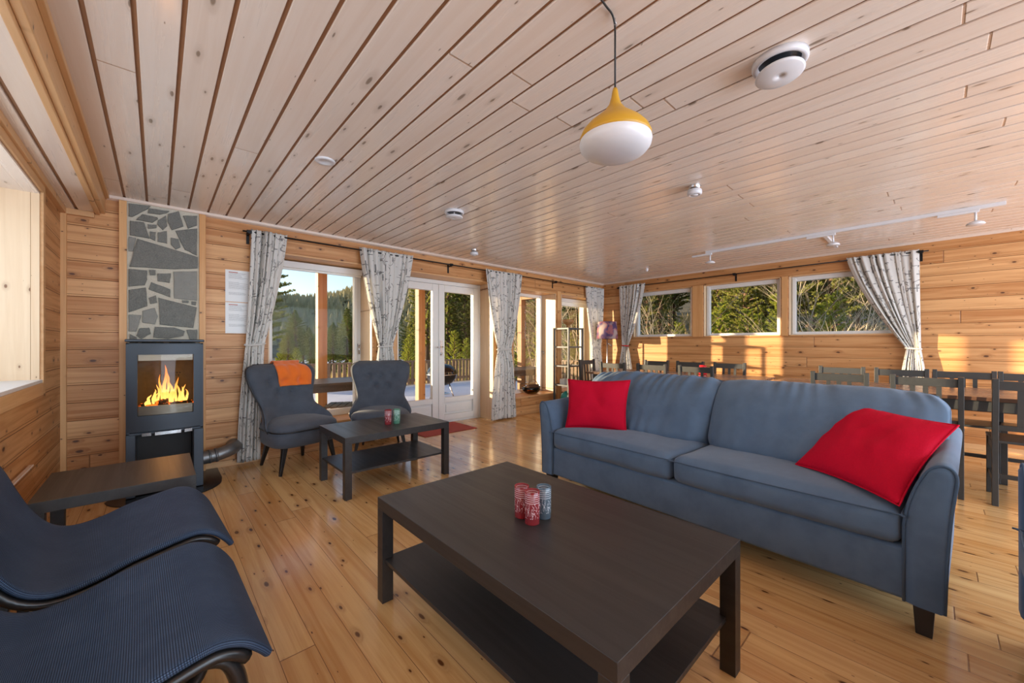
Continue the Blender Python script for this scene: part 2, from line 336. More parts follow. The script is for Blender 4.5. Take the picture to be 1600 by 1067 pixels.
t = NT('hillside_ground'); tc = t.n('TexCoord').outputs['Object']
n1 = t.noise(tc, 0.05, 5, 0.6); n2 = t.noise(tc, 0.5, 4, 0.7)
c = t.mix(t.ramp(n2, 0.35, 0.65), (0.10, 0.085, 0.045), (0.22, 0.17, 0.09))
c = t.mix(t.ramp(n1, 0.56, 0.66), c, (0.34, 0.34, 0.36))
t.bsdf(c, 0.9, bump=n2, bs=0.8, bd=0.4); M['ground'] = t.m
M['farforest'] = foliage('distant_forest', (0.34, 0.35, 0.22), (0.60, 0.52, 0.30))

# ------------------------------------------------------------------ mesh helpers
class MB:
    def __init__(s): s.bm = bmesh.new(); s.uv = None
    def face(s, vs, mi=0, sm=False):
        try: f = s.bm.faces.new(vs)
        except ValueError: return None
        f.material_index = mi; f.smooth = sm; return f
    def box(s, lo, hi, mi=0, mat=None):
        x0, y0, z0 = lo; x1, y1, z1 = hi
        P = [(x0,y0,z0),(x1,y0,z0),(x1,y1,z0),(x0,y1,z0),(x0,y0,z1),(x1,y0,z1),(x1,y1,z1),(x0,y1,z1)]
        v = [s.bm.verts.new(mat @ Vector(p) if mat else p) for p in P]
        for q in ((0,3,2,1),(4,5,6,7),(0,1,5,4),(1,2,6,5),(2,3,7,6),(3,0,4,7)): s.face([v[i] for i in q], mi)
        return s
    def frame(s, p0, p1, w0, w1, up=Vector((0,0,1)), w0b=None, w1b=None, mi=0):
        """tapered square bar from p0 to p1"""
        p0 = Vector(p0); p1 = Vector(p1); d = (p1-p0).normalized()
        if abs(d.dot(up)) > 0.98: up = Vector((1,0,0))
        a = d.cross(up).normalized(); b = a.cross(d).normalized()
        w0b = w0 if w0b is None else w0b; w1b = w1 if w1b is None else w1b
        vs = []
        for p, wa, wb_ in ((p0, w0, w1), (p1, w0b, w1b)):
            for sa, sb in ((-1,-1),(1,-1),(1,1),(-1,1)): vs.append(s.bm.verts.new(p + a*sa*wa/2 + b*sb*wb_/2))
        for q in ((0,3,2,1),(4,5,6,7),(0,1,5,4),(1,2,6,5),(2,3,7,6),(3,0,4,7)): s.face([vs[i] for i in q], mi)
        return s
    def tube(s, pts, r, n=10, cap=True, mi=0, flat=None):
        pts = [Vector(p) for p in pts]; rs = r if isinstance(r, (list, tuple)) else [r]*len(pts)
        rings = []; prev = None
        for i, p in enumerate(pts):
            d = (pts[min(i+1, len(pts)-1)] - pts[max(i-1, 0)]).normalized()
            if prev is None:
                u = Vector((0,0,1)) if abs(d.z) < 0.9 else Vector((1,0,0)); a = d.cross(u).normalized()
            else:
                a = prev - d*prev.dot(d)
                a = a.normalized() if a.length > 1e-6 else d.orthogonal().normalized()
            prev = a; b = d.cross(a)
            rings.append([s.bm.verts.new(p + (a*math.cos(2*PI*k/n)*(flat or 1) + b*math.sin(2*PI*k/n))*rs[i]) for k in range(n)])
        for i in range(len(rings)-1):
            for k in range(n): s.face([rings[i][k], rings[i][(k+1)%n], rings[i+1][(k+1)%n], rings[i+1][k]], mi, True)
        if cap:
            s.face(rings[0][::-1], mi); s.face(rings[-1], mi)
        return s
    def lathe(s, prof, n=32, c=(0,0,0), mi=0, mat=None, sy=1.0):
        rings = []
        for r, z in prof:
            if r < 1e-6: rings.append([s.bm.verts.new(_m(mat, (c[0], c[1], c[2]+z)))])
            else: rings.append([s.bm.verts.new(_m(mat, (c[0]+r*math.cos(2*PI*k/n), c[1]+r*sy*math.sin(2*PI*k/n), c[2]+z))) for k in range(n)])
        for i in range(len(rings)-1):
            a, b = rings[i], rings[i+1]
            for k in range(n):
                q = [a[k % len(a)], a[(k+1) % len(a)], b[(k+1) % len(b)], b[k % len(b)]]
                u = []
                for v in q:
                    if v not in u: u.append(v)
                if len(u) > 2: s.face(u, mi, True)
        return s
    def prism(s, poly, ax, lo, hi, mi=0, sm=False):
        """extrude a 2D polygon along axis ax from lo to hi"""
        def P(u, v, w): return {0: (w, u, v), 1: (u, w, v), 2: (u, v, w)}[ax]
        a = [s.bm.verts.new(P(u, v, lo)) for u, v in poly]; b = [s.bm.verts.new(P(u, v, hi)) for u, v in poly]
        n = len(poly)
        for i in range(n): s.face([a[i], a[(i+1)%n], b[(i+1)%n], b[i]], mi, sm)
        s.face(a[::-1], mi); s.face(b, mi); return s
    def grid(s, fn, nu, nv, mi=0, close_u=False, uvfn=None):
        if uvfn and s.uv is None: s.uv = s.bm.loops.layers.uv.new('UVMap')
        V = [[s.bm.verts.new(fn(i/nu, j/nv)) for j in range(nv+1)] for i in range(nu + (0 if close_u else 1))]
        for i in range(nu):
            for j in range(nv):
                ii = (i+1) % len(V)
                f = s.face([V[i][j], V[ii][j], V[ii][j+1], V[i][j+1]], mi, True)
                if f and uvfn:
                    for lp, (a, b) in zip(f.loops, ((i,j),(i+1,j),(i+1,j+1),(i,j+1))): lp[s.uv].uv = uvfn(a/nu, b/nv)
        return s
    def build(s, name, mats, parent=None, bevel=0, seg=2, solid=0, recalc=True, loc=None, rot=None):
        if recalc: bmesh.ops.recalc_face_normals(s.bm, faces=s.bm.faces[:])
        me = bpy.data.meshes.new(name); s.bm.to_mesh(me); s.bm.free()
        for m in (mats if isinstance(mats, (list, tuple)) else [mats]): me.materials.append(M[m] if isinstance(m, str) else m)
        o = bpy.data.objects.new(name, me); COL.objects.link(o)
        if parent: o.parent = parent
        if loc: o.location = loc
        if rot: o.rotation_euler = rot
        if solid:
            md = o.modifiers.new('solid', 'SOLIDIFY'); md.thickness = solid; md.offset = 0
        if bevel:
            md = o.modifiers.new('bevel', 'BEVEL'); md.width = bevel; md.segments = seg; md.limit_method = 'ANGLE'; md.angle_limit = R(40)
            for p in me.polygons: p.use_smooth = True
            md.harden_normals = True
        return o
def _m(mat, p): return (mat @ Vector(p)) if mat else p
def tag(o, label, cat, group=None, kind=None):
    if label: o['label'] = label
    if cat: o['category'] = cat
    if group: o['group'] = group
    if kind: o['kind'] = kind
    return o
def thing(name, label, cat, loc=(0,0,0), rz=0, group=None, rot=None):
    o = bpy.data.objects.new(name, None); COL.objects.link(o); o.empty_display_size = 0.1
    o.location = loc; o.rotation_euler = rot or (0, 0, rz); return tag(o, label, cat, group)
def struct(o, label=None): o['kind'] = 'structure'; (label and o.__setitem__('label', label)); return o
def dup(root, loc, rz=0, label=None, scale=None):
    r = root.copy(); COL.objects.link(r); r.location = loc; r.rotation_euler = (0, 0, rz)
    if scale: r.scale = scale
    if label: r['label'] = label
    for ch in root.children:
        c = ch.copy(); COL.objects.link(c); c.parent = r
        for g in ch.children:
            d = g.copy(); COL.objects.link(d); d.parent = c
    return r
def catmull(P, n=8):
    P = [Vector(p) for p in P]; out = []
    for i in range(len(P)-1):
        p0 = P[max(i-1,0)]; p1 = P[i]; p2 = P[i+1]; p3 = P[min(i+2,len(P)-1)]
        for k in range(n):
            t_ = k/n
            out.append(0.5*((2*p1)+(p2-p0)*t_+(2*p0-5*p1+4*p2-p3)*t_*t_+(3*p1-p0-3*p2+p3)*t_**3))
    out.append(P[-1]); return out

# ------------------------------------------------------------------ room shell
X0, X1, Y0, Y1, ZC = -0.527, 6.44, -3.2, 4.4, 2.29
YG = 4.75   # glass plane of the garden wall
b = MB(); b.box((X0-0.5, Y0-0.2, -0.12), (X1+0.02, YG+0.12, 0)); struct(b.build('floor', 'floor'))
b = MB(); x = 0.072 - 0.1315*3 + 0.0065
b.box((X0-0.5, Y0-0.2, ZC+0.010), (X1+0.4, YG+0.2, ZC+0.12), 1)
g0 = 0.072 - 0.1315*3
k = 0
while True:
    xa = g0 + k*0.1315; xb = xa + 0.1315
    if xa > X1: break
    a, c_ = max(xa+0.0075, -0.295), min(xb-0.0075, X1+0.1)
    if c_ > a: b.box((a, Y0-0.1, ZC), (c_, Y1+0.02, ZC+0.0101), 0)
    k += 1
struct(b.build('ceiling', ['ceil', 'groove'], bevel=0.003, seg=2))
# lowered ceiling strip and its beam along the left wall
b = MB()
for a, c_ in ((X0-0.05, -0.455), (-0.438, -0.352)): b.box((a, Y0, 2.137), (c_, Y1, 2.16), 0)
b.box((X0-0.1, Y0, 2.15), (-0.31, Y1, 2.30), 1)
struct(b.build('ceiling_lowered', ['ceil', 'groove'], bevel=0.003))
b = MB(); b.box((-0.352, Y0, 2.125), (-0.325, Y1, 2.29)); b.box((-0.325, Y0, 2.14), (-0.297, Y1, 2.29)); struct(b.build('trim_1', 'trim_y', bevel=0.004))
b = MB(); b.box((-0.297, Y0, 2.262), (-0.275, Y1, 2.291)); struct(b.build('trim_2', 'trim_y', bevel=0.003))
b = MB(); b.box((X0-0.002, Y0, 2.095), (X0+0.03, Y1, 2.138)); struct(b.build('trim_3', 'trim_y', bevel=0.003))
b = MB(); b.box((X0, Y1-0.03, 2.095), (-0.355, Y1+0.002, 2.138)); struct(b.build('trim_4', 'trim_x', bevel=0.003))
b = MB(); b.box((X0-0.002, Y1-0.03, 0), (X0+0.03, Y1+0.002, 2.1)); struct(b.build('trim_5', 'trim_z', bevel=0.003))
# crown mouldings
b = MB(); b.prism([(Y1+0.005, ZC-0.032), (Y1-0.014, ZC-0.032), (Y1-0.03, ZC-0.02), (Y1-0.034, ZC+0.002), (Y1+0.005, ZC+0.002)], 0, -0.29, X1, 0); struct(b.build('trim_6', 'crown', bevel=0.002))
b = MB(); b.prism([(X1+0.005, ZC-0.02), (X1-0.01, ZC-0.02), (X1-0.02, ZC+0.002), (X1+0.005, ZC+0.002)], 1, Y0, Y1, 0); struct(b.build('trim_7', 'crown', bevel=0.002))

# garden wall (back) with deep openings: (x0, x1, z0, z1)
OPA = [(0.80, 1.84, 0.27, 2.03), (2.14, 3.66, 0.0, 2.03), (4.06, 5.05, 0.27, 1.99), (5.19, 6.30, 0.27, 1.99)]
def wall_boxes(b, ops, a0, a1, z1, mk):
    """fill around openings; mk(a0,a1,z0,z1)"""
    cur = a0
    for (p, q, zl, zh) in ops:
        mk(cur, p, 0, z1)
        if zl > 0: mk(p, q, 0, zl)
        mk(p, q, zh, z1); cur = q
    mk(cur, a1, 0, z1)
b = MB(); wall_boxes(b, OPA, X0-0.12, X1+0.15, ZC+0.1, lambda p, q, zl, zh: b.box((p, Y1, zl), (q, YG+0.12, zh)))
struct(b.build('wall_back', 'wall_x'))
# right wall (dining end): openings (y0,y1,z0,z1)
OPB = [(0.12, 1.37, 1.235, 2.06), (1.46, 2.50, 1.235, 2.06), (2.68, 3.74, 1.235, 2.06)]
b = MB(); wall_boxes(b, OPB, Y0-0.1, Y1+0.4, ZC+0.1, lambda p, q, zl, zh: b.box((X1, p, zl), (X1+0.24, q, zh)))
struct(b.build('wall_right', 'wall_y'))
OPC = [(0.3, 3.69, 0.887, 2.05)]
b = MB(); wall_boxes(b, OPC, Y0-0.1, Y1+0.1, ZC+0.1, lambda p, q, zl, zh: b.box((X0-0.36, p, zl), (X0, q, zh)))
struct(b.build('wall_left', 'wall_y'))
OPR = [(-0.45, 6.35, 0.08, 2.22)]  # opening added for the rear fill light
b = MB(); wall_boxes(b, OPR, X0-0.1, X1+0.1, ZC+0.1, lambda p, q, zl, zh: b.box((p, Y0-0.12, zl), (q, Y0, zh)))
struct(b.build('wall_rear', 'wall_x'))

# niche linings, sills and window frames of the garden wall
def lining_x(n, x0, x1, z0, z1, y0, y1, sill=True, t=0.012):
    b = MB()
    b.box((x0, y0, z0), (x0+t, y1, z1)); b.box((x1-t, y0, z0), (x1, y1, z1)); b.box((x0, y0, z1-t), (x1, y1, z1), 1)
    if sill: b.box((x0, y0-0.02, z0), (x1, y1, z0+0.022), 1)
    return struct(b.build('trim_%d' % n, ['pale_z', 'trim_x'], bevel=0.002))
for n, (x0, x1, z0, z1) in enumerate(OPA): lining_x(8+n, x0, x1, z0, z1, Y1-0.004, YG+0.02, z0 > 0)
def casement(n, x0, x1, z0, z1, fw=0.075, ft=0.075, y=YG):
    b = MB()
    b.box((x0, y-0.03, z0), (x0+fw, y+0.05, z1)); b.box((x1-fw, y-0.03, z0), (x1, y+0.05, z1))
    b.box((x0+fw, y-0.03, z0), (x1-fw, y+0.05, z0+ft)); b.box((x0+fw, y-0.03, z1-ft), (x1-fw, y+0.05, z1))
    b.box((x0+fw-0.02, y-0.05, z0+ft-0.02), (x0+fw+0.012, y-0.03, z1-ft+0.02)); b.box((x1-fw-0.012, y-0.05, z0+ft-0.02), (x1-fw+0.02, y-0.03, z1-ft+0.02))
    o = struct(b.build('window_%d' % n, 'white', bevel=0.004))
    g = MB(); g.box((x0+fw-0.005, y+0.006, z0+ft-0.005), (x1-fw+0.005, y+0.010, z1-ft+0.005)); g.build('glass_pane', 'glass', o)
    return o
w1 = casement(1, 0.812, 1.828, 0.292, 2.018, 0.07, 0.07)
h = MB(); h.tube([(1.792, YG-0.075, 1.0), (1.792, YG-0.075, 1.11)], 0.008); h.box((1.78, YG-0.07, 1.085), (1.804, YG-0.05, 1.125)); h.build('window_handle', 'steel', w1)
w2 = casement(2, 4.072, 5.038, 0.292, 1.978, 0.045, 0.05)
h = MB(); h.tube([(5.03, YG-0.08, 0.93), (5.03, YG-0.08, 0.99), (5.03, YG-0.045, 0.99)], 0.009); h.build('window_handle', 'steel', w2)
w3 = casement(3, 5.202, 6.288, 0.292, 1.978, 0.06, 0.05)
# roller blinds rolled up under the window heads
def blind(x0, x1, z0, z1, label):
    t_ = thing('roller_blind', label, 'blind', (0.5*(x0+x1), YG-0.09, z0), 0)
    b = MB(); b.box((x0, 0, 0) if 0 else (x0-0.5*(x0+x1), -0.035, z1-z0-0.07), (x1-0.5*(x0+x1), 0.03, z1-z0)); b.build('cassette', 'white', t_, bevel=0.008)
    b = MB(); b.box((x0+0.01-0.5*(x0+x1), 0.0, 0.0), (x1-0.01-0.5*(x0+x1), 0.006, z1-z0-0.03)); b.box((x0+0.01-0.5*(x0+x1), -0.008, 0), (x1-0.01-0.5*(x0+x1), 0.012, 0.022)); b.build('blind_fabric', 'blind', t_)
blind(0.83, 1.815, 1.915, 2.005, 'rolled-up white blind above the window beside the stove')
blind(5.21, 6.28, 1.83, 1.965, 'white blind drawn slightly down over the window behind the shelf tower')

# patio door, two glazed leaves
dr = MB(); y = YG-0.02; x0, x1 = 2.155, 3.648
dr.box((x0, y-0.03, 0), (x0+0.05, y+0.07, 2.015)); dr.box((x1-0.05, y-0.03, 0), (x1, y+0.07, 2.015)); dr.box((x0+0.05, y-0.03, 1.96), (x1-0.05, y+0.07, 2.015)); dr.box((x0, y-0.02, 0.0), (x1, y+0.09, 0.035))
door = struct(dr.build('door_1', 'white', bevel=0.004))
def leaf(xa, xb, hx):
    b = MB(); z0, z1 = 0.04, 1.955; s = 0.095; zb = 0.36
    b.box((xa, y-0.045, z0), (xa+s, y+0.02, z1)); b.box((xb-s, y-0.045, z0), (xb, y+0.02, z1))
    b.box((xa+s, y-0.045, z1-s), (xb-s, y+0.02, z1)); b.box((xa+s, y-0.045, zb-0.07), (xb-s, y+0.02, zb)); b.box((xa+s, y-0.045, z0), (xb-s, y+0.02, z0+0.08))
    b.box((xa+s, y-0.02, z0+0.08), (xb-s, y+0.01, zb-0.07)); b.box((xa+s+0.03, y-0.034, z0+0.11), (xb-s-0.03, y-0.018, zb-0.10))
    o = b.build('door_leaf', 'white', door, bevel=0.005)
    g = MB(); g.box((xa+s-0.004, y-0.014, zb-0.004), (xb-s+0.004, y-0.010, z1-s+0.004)); g.build('glass_pane', 'glass', o)
    return o
lf = leaf(2.21, 2.90, 0); rf = leaf(2.905, 3.595, 0)
h = MB(); h.box((2.925, y-0.052, 0.95), (2.957, y-0.045, 1.17)); h.tube([(2.941, y-0.05, 1.08), (2.941, y-0.095, 1.08), (2.85, y-0.095, 1.075)], 0.009); h.lathe([(0, 0), (0.014, 0), (0.014, 0.01), (0, 0.01)], 16, mat=Matrix.Translation((2.941, y-0.052, 0.985)) @ Matrix.Rotation(R(90), 4, 'X'))
h.build('door_handle', 'steel', rf)

# three high windows of the dining wall
for n, (y0, y1, z0, z1) in enumerate(OPB):
    b = MB(); t_ = 0.014
    b.box((X1-0.003, y0, z0), (X1+0.2, y0+t_, z1)); b.box((X1-0.003, y1-t_, z0), (X1+0.2, y1, z1)); b.box((X1-0.003, y0, z1-t_), (X1+0.2, y1, z1), 1); b.box((X1-0.003, y0, z0), (X1+0.2, y1, z0+t_), 1)
    struct(b.build('trim_%d' % (12+n), ['pale_zy', 'trim_y'], bevel=0.002))
    b = MB(); xa = X1+0.07; ya, yb, za, zb = y0+t_, y1-t_, z0+t_, z1-t_; fw = 0.05
    b.box((xa, ya, za), (xa+0.07, ya+fw, zb)); b.box((xa, yb-fw, za), (xa+0.07, yb, zb)); b.box((xa, ya+fw, za), (xa+0.07, yb-fw, za+0.04)); b.box((xa, ya+fw, zb-0.06), (xa+0.07, yb-fw, zb))
    b.box((xa-0.02, yb-fw-0.01, za+0.01), (xa, yb-fw+0.03, zb-0.02))
    o = struct(b.build('window_%d' % (4+n), 'white', bevel=0.004))
    g = MB(); g.box((xa+0.03, ya+fw, za+0.04), (xa+0.034, yb-fw, zb-0.06)); g.build('glass_pane', 'glass', o)
b = MB()
for (ya, yb) in ((1.37, 1.46), (2.50, 2.68)): b.box((X1-0.016, ya+0.01, 1.235), (X1, yb-0.01, 2.06))
struct(b.build('trim_15', 'trim_z', bevel=0.003))
# face trims of the garden wall
b = MB(); b.box((5.075, Y1-0.016, 0.0), (5.165, Y1, 2.03)); struct(b.build('trim_16', 'trim_z', bevel=0.003))
b = MB(); b.box((1.86, Y1-0.016, 0.0), (1.93, Y1, 2.03)); b.box((2.03, Y1-0.016, 0), (2.13, Y1, 2.03)); struct(b.build('trim_17', 'trim_z', bevel=0.003))
b = MB(); b.box((3.665, Y1-0.016, 0.0), (3.74, Y1, 2.03)); struct(b.build('trim_18', 'trim_z', bevel=0.003))
# left window niche
t_ = 0.014; y0, y1, z0, z1 = OPC[0]
b = MB(); b.box((X0-0.35, y0, z0), (X0+0.002, y0+t_, z1)); b.box((X0-0.35, y1-t_, z0), (X0+0.002, y1, z1)); struct(b.build('trim_19', 'pale_z', bevel=0.002))
b = MB(); b.box((X0-0.35, y0, z1-t_), (X0+0.002, y1, z1)); struct(b.build('trim_20', 'ceil', bevel=0.002))
b = MB(); b.box((X0-0.35, y0, z0), (X0+0.012, y1, z0+0.02)); struct(b.build('trim_21', 'white', bevel=0.003))
b = MB(); b.box((X0, y1, z0-0.07), (X0+0.016, y1+0.055, z1+0.05)); b.box((X0, y0, z1), (X0+0.016, y1, z1+0.05)); b.box((X0, y0, z0-0.075), (X0+0.016, y1, z0)); struct(b.build('trim_22', 'trim_y', bevel=0.003))
b = MB(); xa = X0-0.35
b.box((xa, y0+t_, z0+0.02), (xa+0.05, y0+0.09, z1-t_)); b.box((xa, y1-0.09, z0+0.02), (xa+0.05, y1-t_, z1-t_)); b.box((xa, y0+0.09, z0+0.02), (xa+0.05, y1-0.09, z0+0.09)); b.box((xa, y0+0.09, z1-0.09), (xa+0.05, y1-0.09, z1-t_)); b.box((xa, 1.95, z0+0.09), (xa+0.05, 2.03, z1-0.09))
struct(b.build('window_7', 'white', bevel=0.004))
# base boards
b = MB(); b.box((X0, Y1-0.014, 0), (-0.165, Y1, 0.055)); b.box((0.262, Y1-0.014, 0), (0.80, Y1, 0.055)); struct(b.build('baseboard_back', 'trim_x', bevel=0.003))
b = MB(); b.box((X0, Y0, 0), (X0+0.014, Y1-0.03, 0.055)); struct(b.build('baseboard_left', 'trim_y', bevel=0.003))
b = MB(); b.box((X1-0.014, Y0, 0), (X1, Y1, 0.055)); struct(b.build('baseboard_right', 'trim_y', bevel=0.003))

# ------------------------------------------------------------------ chimney stonework behind the stove
b = MB(); b.box((-0.176, Y1-0.035, 0.0), (0.274, Y1-0.001, 2.262), 1)
tone = b.bm.loops.layers.color.new('tone')
# (stone outlines in the plane of the facing, metres across, metres up)
def px(u, v):
    return (-0.164 + (u-804)/(1238-804)*0.428, 0)
ST = [
 [(806,268),(935,282),(918,300),(826,352),(806,350)],
 [(925,296),(1050,312),(1030,326),(990,334),(918,326)],
 [(885,334),(975,352),(980,362),(945,385),(850,370)],
 [(1042,330),(1110,312),(1140,405),(1065,430),(1040,380)],
 [(1138,340),(1232,340),(1230,400),(1170,420)],
 [(978,372),(1028,340),(1036,405),(1010,430),(975,395)],
 [(814,376),(895,385),(928,485),(812,465)],
 [(918,396),(972,400),(968,418),(920,424)],
 [(930,440),(966,444),(962,498),(930,482)],
 [(978,446),(1034,436),(1036,514),(976,502)],
 [(1088,434),(1232,420),(1230,588),(1150,552)],
 [(1060,478),(1108,486),(1120,536),(1090,550),(1060,520)],
 [(806,474),(848,482),(832,566),(806,566)],
 [(856,488),(1236,598),(1234,668),(1080,674),(810,662)],
 [(806,676),(912,684),(914,740),(900,776),(806,786)],
 [(926,680),(966,682),(964,712),(932,714)],
 [(976,702),(1060,700),(1052,760),(976,750)],
 [(1076,690),(1230,686),(1230,870),(1080,856)],
 [(938,756),(1056,800),(1056,850),(922,800)],
 [(806,806),(906,790),(916,905),(806,946)],
 [(922,856),(966,838),(974,884),(934,892)],
 [(1132,868),(1174,870),(1172,886),(1134,884)],
 [(1194,874),(1226,876),(1222,898),(1194,894)],
 [(982,852),(1230,912),(1206,1040),(990,1020)],
 [(886,936),(960,916),(978,970),(960,1020),(884,1008)],
 [(806,960),(878,962),(868,1010),(850,1064),(806,1064)],
 [(960,1034),(1080,1038),(1150,1060),(1140,1090),(1040,1110),(950,1100)],
 [(1160,1052),(1232,1050),(1232,1120),(1180,1110)],
 [(870,1044),(926,1040),(936,1078),(880,1110),(850,1090)],
 [(812,1080),(850,1100),(870,1170),(812,1180)],
 [(880,1124),(1010,1120),(1030,1170),(890,1180)],
 [(1050,1124),(1220,1130),(1230,1180),(1060,1180)],
]
def stone_pt(u, v):
    # straighten the perspective of the measured outlines: top edge falls from left to right
    s_ = (u-804)/434.0; top = 262+ (332-262)*s_; zt = 2.255
    bot = 1110.0; zb_ = 1.165
    w = s_
    zz = zt + (v-top)/(bot-top)*(zb_-zt)
    return (-0.168 + s_*0.434, zz)
for i, poly in enumerate(ST):
    r2 = random.Random(i); tn = r2.choice([0.05, 0.15, 0.25, 0.35]) if i not in (17, 24, 25, 12) else 0.8
    pts = [Vector(stone_pt(*p)) for p in poly]
    c_ = sum(pts, Vector((0, 0)))/len(pts)
    # subdivide edges with slight irregularity
    P2 = []
    for j in range(len(pts)):
        a, q = pts[j], pts[(j+1) % len(pts)]
        P2.append(a)
        for f_ in (0.33, 0.66): P2.append(a.lerp(q, f_) + Vector((r2.uniform(-1,1), r2.uniform(-1,1)))*0.0018)
    yb = Y1-0.034; yf = Y1-0.046 - r2.uniform(0, 0.006)
    P2 = [Vector((min(max(p.x, -0.172), 0.270), min(max(p.y, 1.1), 2.258))) for p in P2]
    V0 = [b.bm.verts.new((p.x, yb, p.y)) for p in P2]
    V1 = [b.bm.verts.new((p.x, yf+0.003, p.y)) for p in P2]
    V2 = [b.bm.verts.new((c_.x+(p.x-c_.x)*0.95, yf, c_.y+(p.y-c_.y)*0.95)) for p in P2]
    fs = []
    n_ = len(P2)
    for j in range(n_):
        fs.append(b.face([V0[j], V0[(j+1)%n_], V1[(j+1)%n_], V1[j]])); fs.append(b.face([V1[j], V1[(j+1)%n_], V2[(j+1)%n_], V2[j]]))
    fs.append(b.face(V2))
    for f in fs:
        if f:
            for lp in f.loops: lp[tone] = (tn, tn, tn, 1)
o = b.build('stone_chimney_facing', ['stone', 'mortar']); tag(o, 'grey crazy-paved stone chimney facing above the wood stove', 'stonework')
for xx, n in ((-0.176-0.045, 23), (0.274, 24)):
    b = MB(); b.box((xx, Y1-0.05, 0), (xx+0.045, Y1+0.002, 2.262)); struct(b.build('trim_%d' % n, 'trim_z', bevel=0.003))

# ------------------------------------------------------------------ wood stove
sx0, sx1, sy0, sy1 = -0.165, 0.272, 3.895, 4.34
st = thing('wood_stove', 'dark grey steel wood stove with glass door in front of the stone chimney', 'stove', (0.0535, 4.1, 0.006))
def L(p): return (p[0]-0.0535, p[1]-4.1, p[2]-0.006)
def bowf(x):    # front bows outward a little
    u = (x-sx0)/(sx1-sx0)*2-1; return sy0 - 0.028*(1-u*u)
def front_panel(b, xa, xb, za, zb, d=0.02, n=10, mi=0):
    b.grid(lambda i, j: L((xa+(xb-xa)*i, bowf(xa+(xb-xa)*i), za+(zb-za)*j)), n, 1, mi)
    b.grid(lambda i, j: L((xa+(xb-xa)*i, bowf(xa+(xb-xa)*i)+d, za+(zb-za)*j)), n, 1, mi)
    for z in (za, zb): b.grid(lambda i, j: L((xa+(xb-xa)*i, bowf(xa+(xb-xa)*i)+d*j, z)), n, 1, mi)
    for x in (xa, xb): b.grid(lambda i, j: L((x, bowf(x)+d*i, za+(zb-za)*j)), 1, 1, mi)
b = MB()
b.box(L((sx0, sy0+0.03, 0.46)), L((sx0+0.02, sy1, 1.13))); b.box(L((sx1-0.02, sy0+0.03, 0.46)), L((sx1, sy1, 1.13)))
b.box(L((sx0, sy1-0.02, 0.01)), L((sx1, sy1, 1.13))); b.box(L((sx0, sy0+0.03, 0.455)), L((sx1, sy1, 0.475))); b.box(L((sx0, sy0+0.03, 1.11)), L((sx1, sy1, 1.13)))
b.box(L((sx0, sy0+0.02, 0.01)), L((sx0+0.05, sy1, 0.46))); b.box(L((sx1-0.06, sy0+0.012, 0.01)), L((sx1, sy1, 0.46))); b.box(L((sx0+0.05, sy0+0.06, 0.01)), L((sx1-0.06, sy1, 0.05)))
b.build('stove_body', 'stove', st, bevel=0.003)
b = MB(); b.box(L((sx0-0.004, sy0-0.012, 1.138)), L((sx1+0.004, sy1, 1.158)))
b.build('top_plate', 'stove', st, bevel=0.006)
b = MB(); b.box(L((sx0+0.05, sy0+0.20, 0.05)), L((sx1-0.06, sy0+0.21, 0.455))); b.box(L((sx0+0.05, sy0+0.06, 0.05)), L((sx0+0.054, sy0+0.20, 0.455))); b.box(L((sx1-0.064, sy0+0.03, 0.05)), L((sx1-0.06, sy0+0.20, 0.455))); b.build('niche_shade_lining', 'dark', st)  # black lining added so the open stove base reads as shaded
b = MB(); zb0, zb1 = 0.485, 1.122
front_panel(b, sx0+0.002, sx0+0.062, zb0, zb1); front_panel(b, sx1-0.062, sx1-0.002, zb0, zb1)
front_panel(b, sx0+0.062, sx1-0.062, zb0, 0.60); front_panel(b, sx0+0.062, sx1-0.062, 1.045, zb1)
dd = b.build('stove_door', 'stove', st, bevel=0.002)
b = MB(); b.grid(lambda i, j: L((sx0+0.06+(sx1-sx0-0.12)*i, bowf(sx0+0.06+(sx1-sx0-0.12)*i)+0.012, 0.60+0.447*j)), 10, 1); b.build('door_glass', 'stoveglass', dd)
b = MB()
for (xa, xb) in ((sx0+0.085, sx0+0.135), (sx0+0.155, sx1-0.135), (sx1-0.115, sx1-0.07)): front_panel(b, xa, xb, 0.452, 0.475, 0.01)
b.build('air_slot_plate', 'steel', st)
b = MB(); front_panel(b, sx0+0.065, sx1-0.065, 0.602, 0.668, 0.012)
b.grid(lambda i, j: L((sx0+0.065+(sx1-sx0-0.13)*i, bowf(sx0+0.065+(sx1-sx0-0.13)*i)+0.02+0.02*j, 0.665-0.01*j)), 10, 1)
bo = b.build('log_guard', 'ash', st); bo.location.y = 0.018
b = MB(); b.box(L((sx0+0.065, sy0+0.02, 1.0)), L((sx1-0.065, sy0+0.03, 1.045))); b.build('air_baffle', 'ash', st)
b = MB()   # fire chamber
b.box(L((sx0+0.03, sy1-0.08, 0.60)), L((sx1-0.03, sy1-0.05, 1.1))); b.box(L((sx0+0.03, sy0+0.04, 0.60)), L((sx0+0.05, sy1-0.05, 1.1))); b.box(L((sx1-0.05, sy0+0.04, 0.60)), L((sx1-0.03, sy1-0.05, 1.1)))
b.box(L((sx0+0.03, sy0+0.04, 0.595)), L((sx1-0.03, sy1-0.05, 0.625))); b.box(L((sx0+0.03, sy0+0.04, 1.07)), L((sx1-0.03, sy1-0.05, 1.1)))
b.build('fire_chamber', 'firebrick', st)
b = MB()
for r_ in range(2):
    for q in range(7): b.box(L((0.02+q*0.018+r_*0.009, sy1-0.083, 0.86+r_*0.02)), L((0.030+q*0.018+r_*0.009, sy1-0.079, 0.870+r_*0.02)))
b.build('air_hole', 'dark', st)
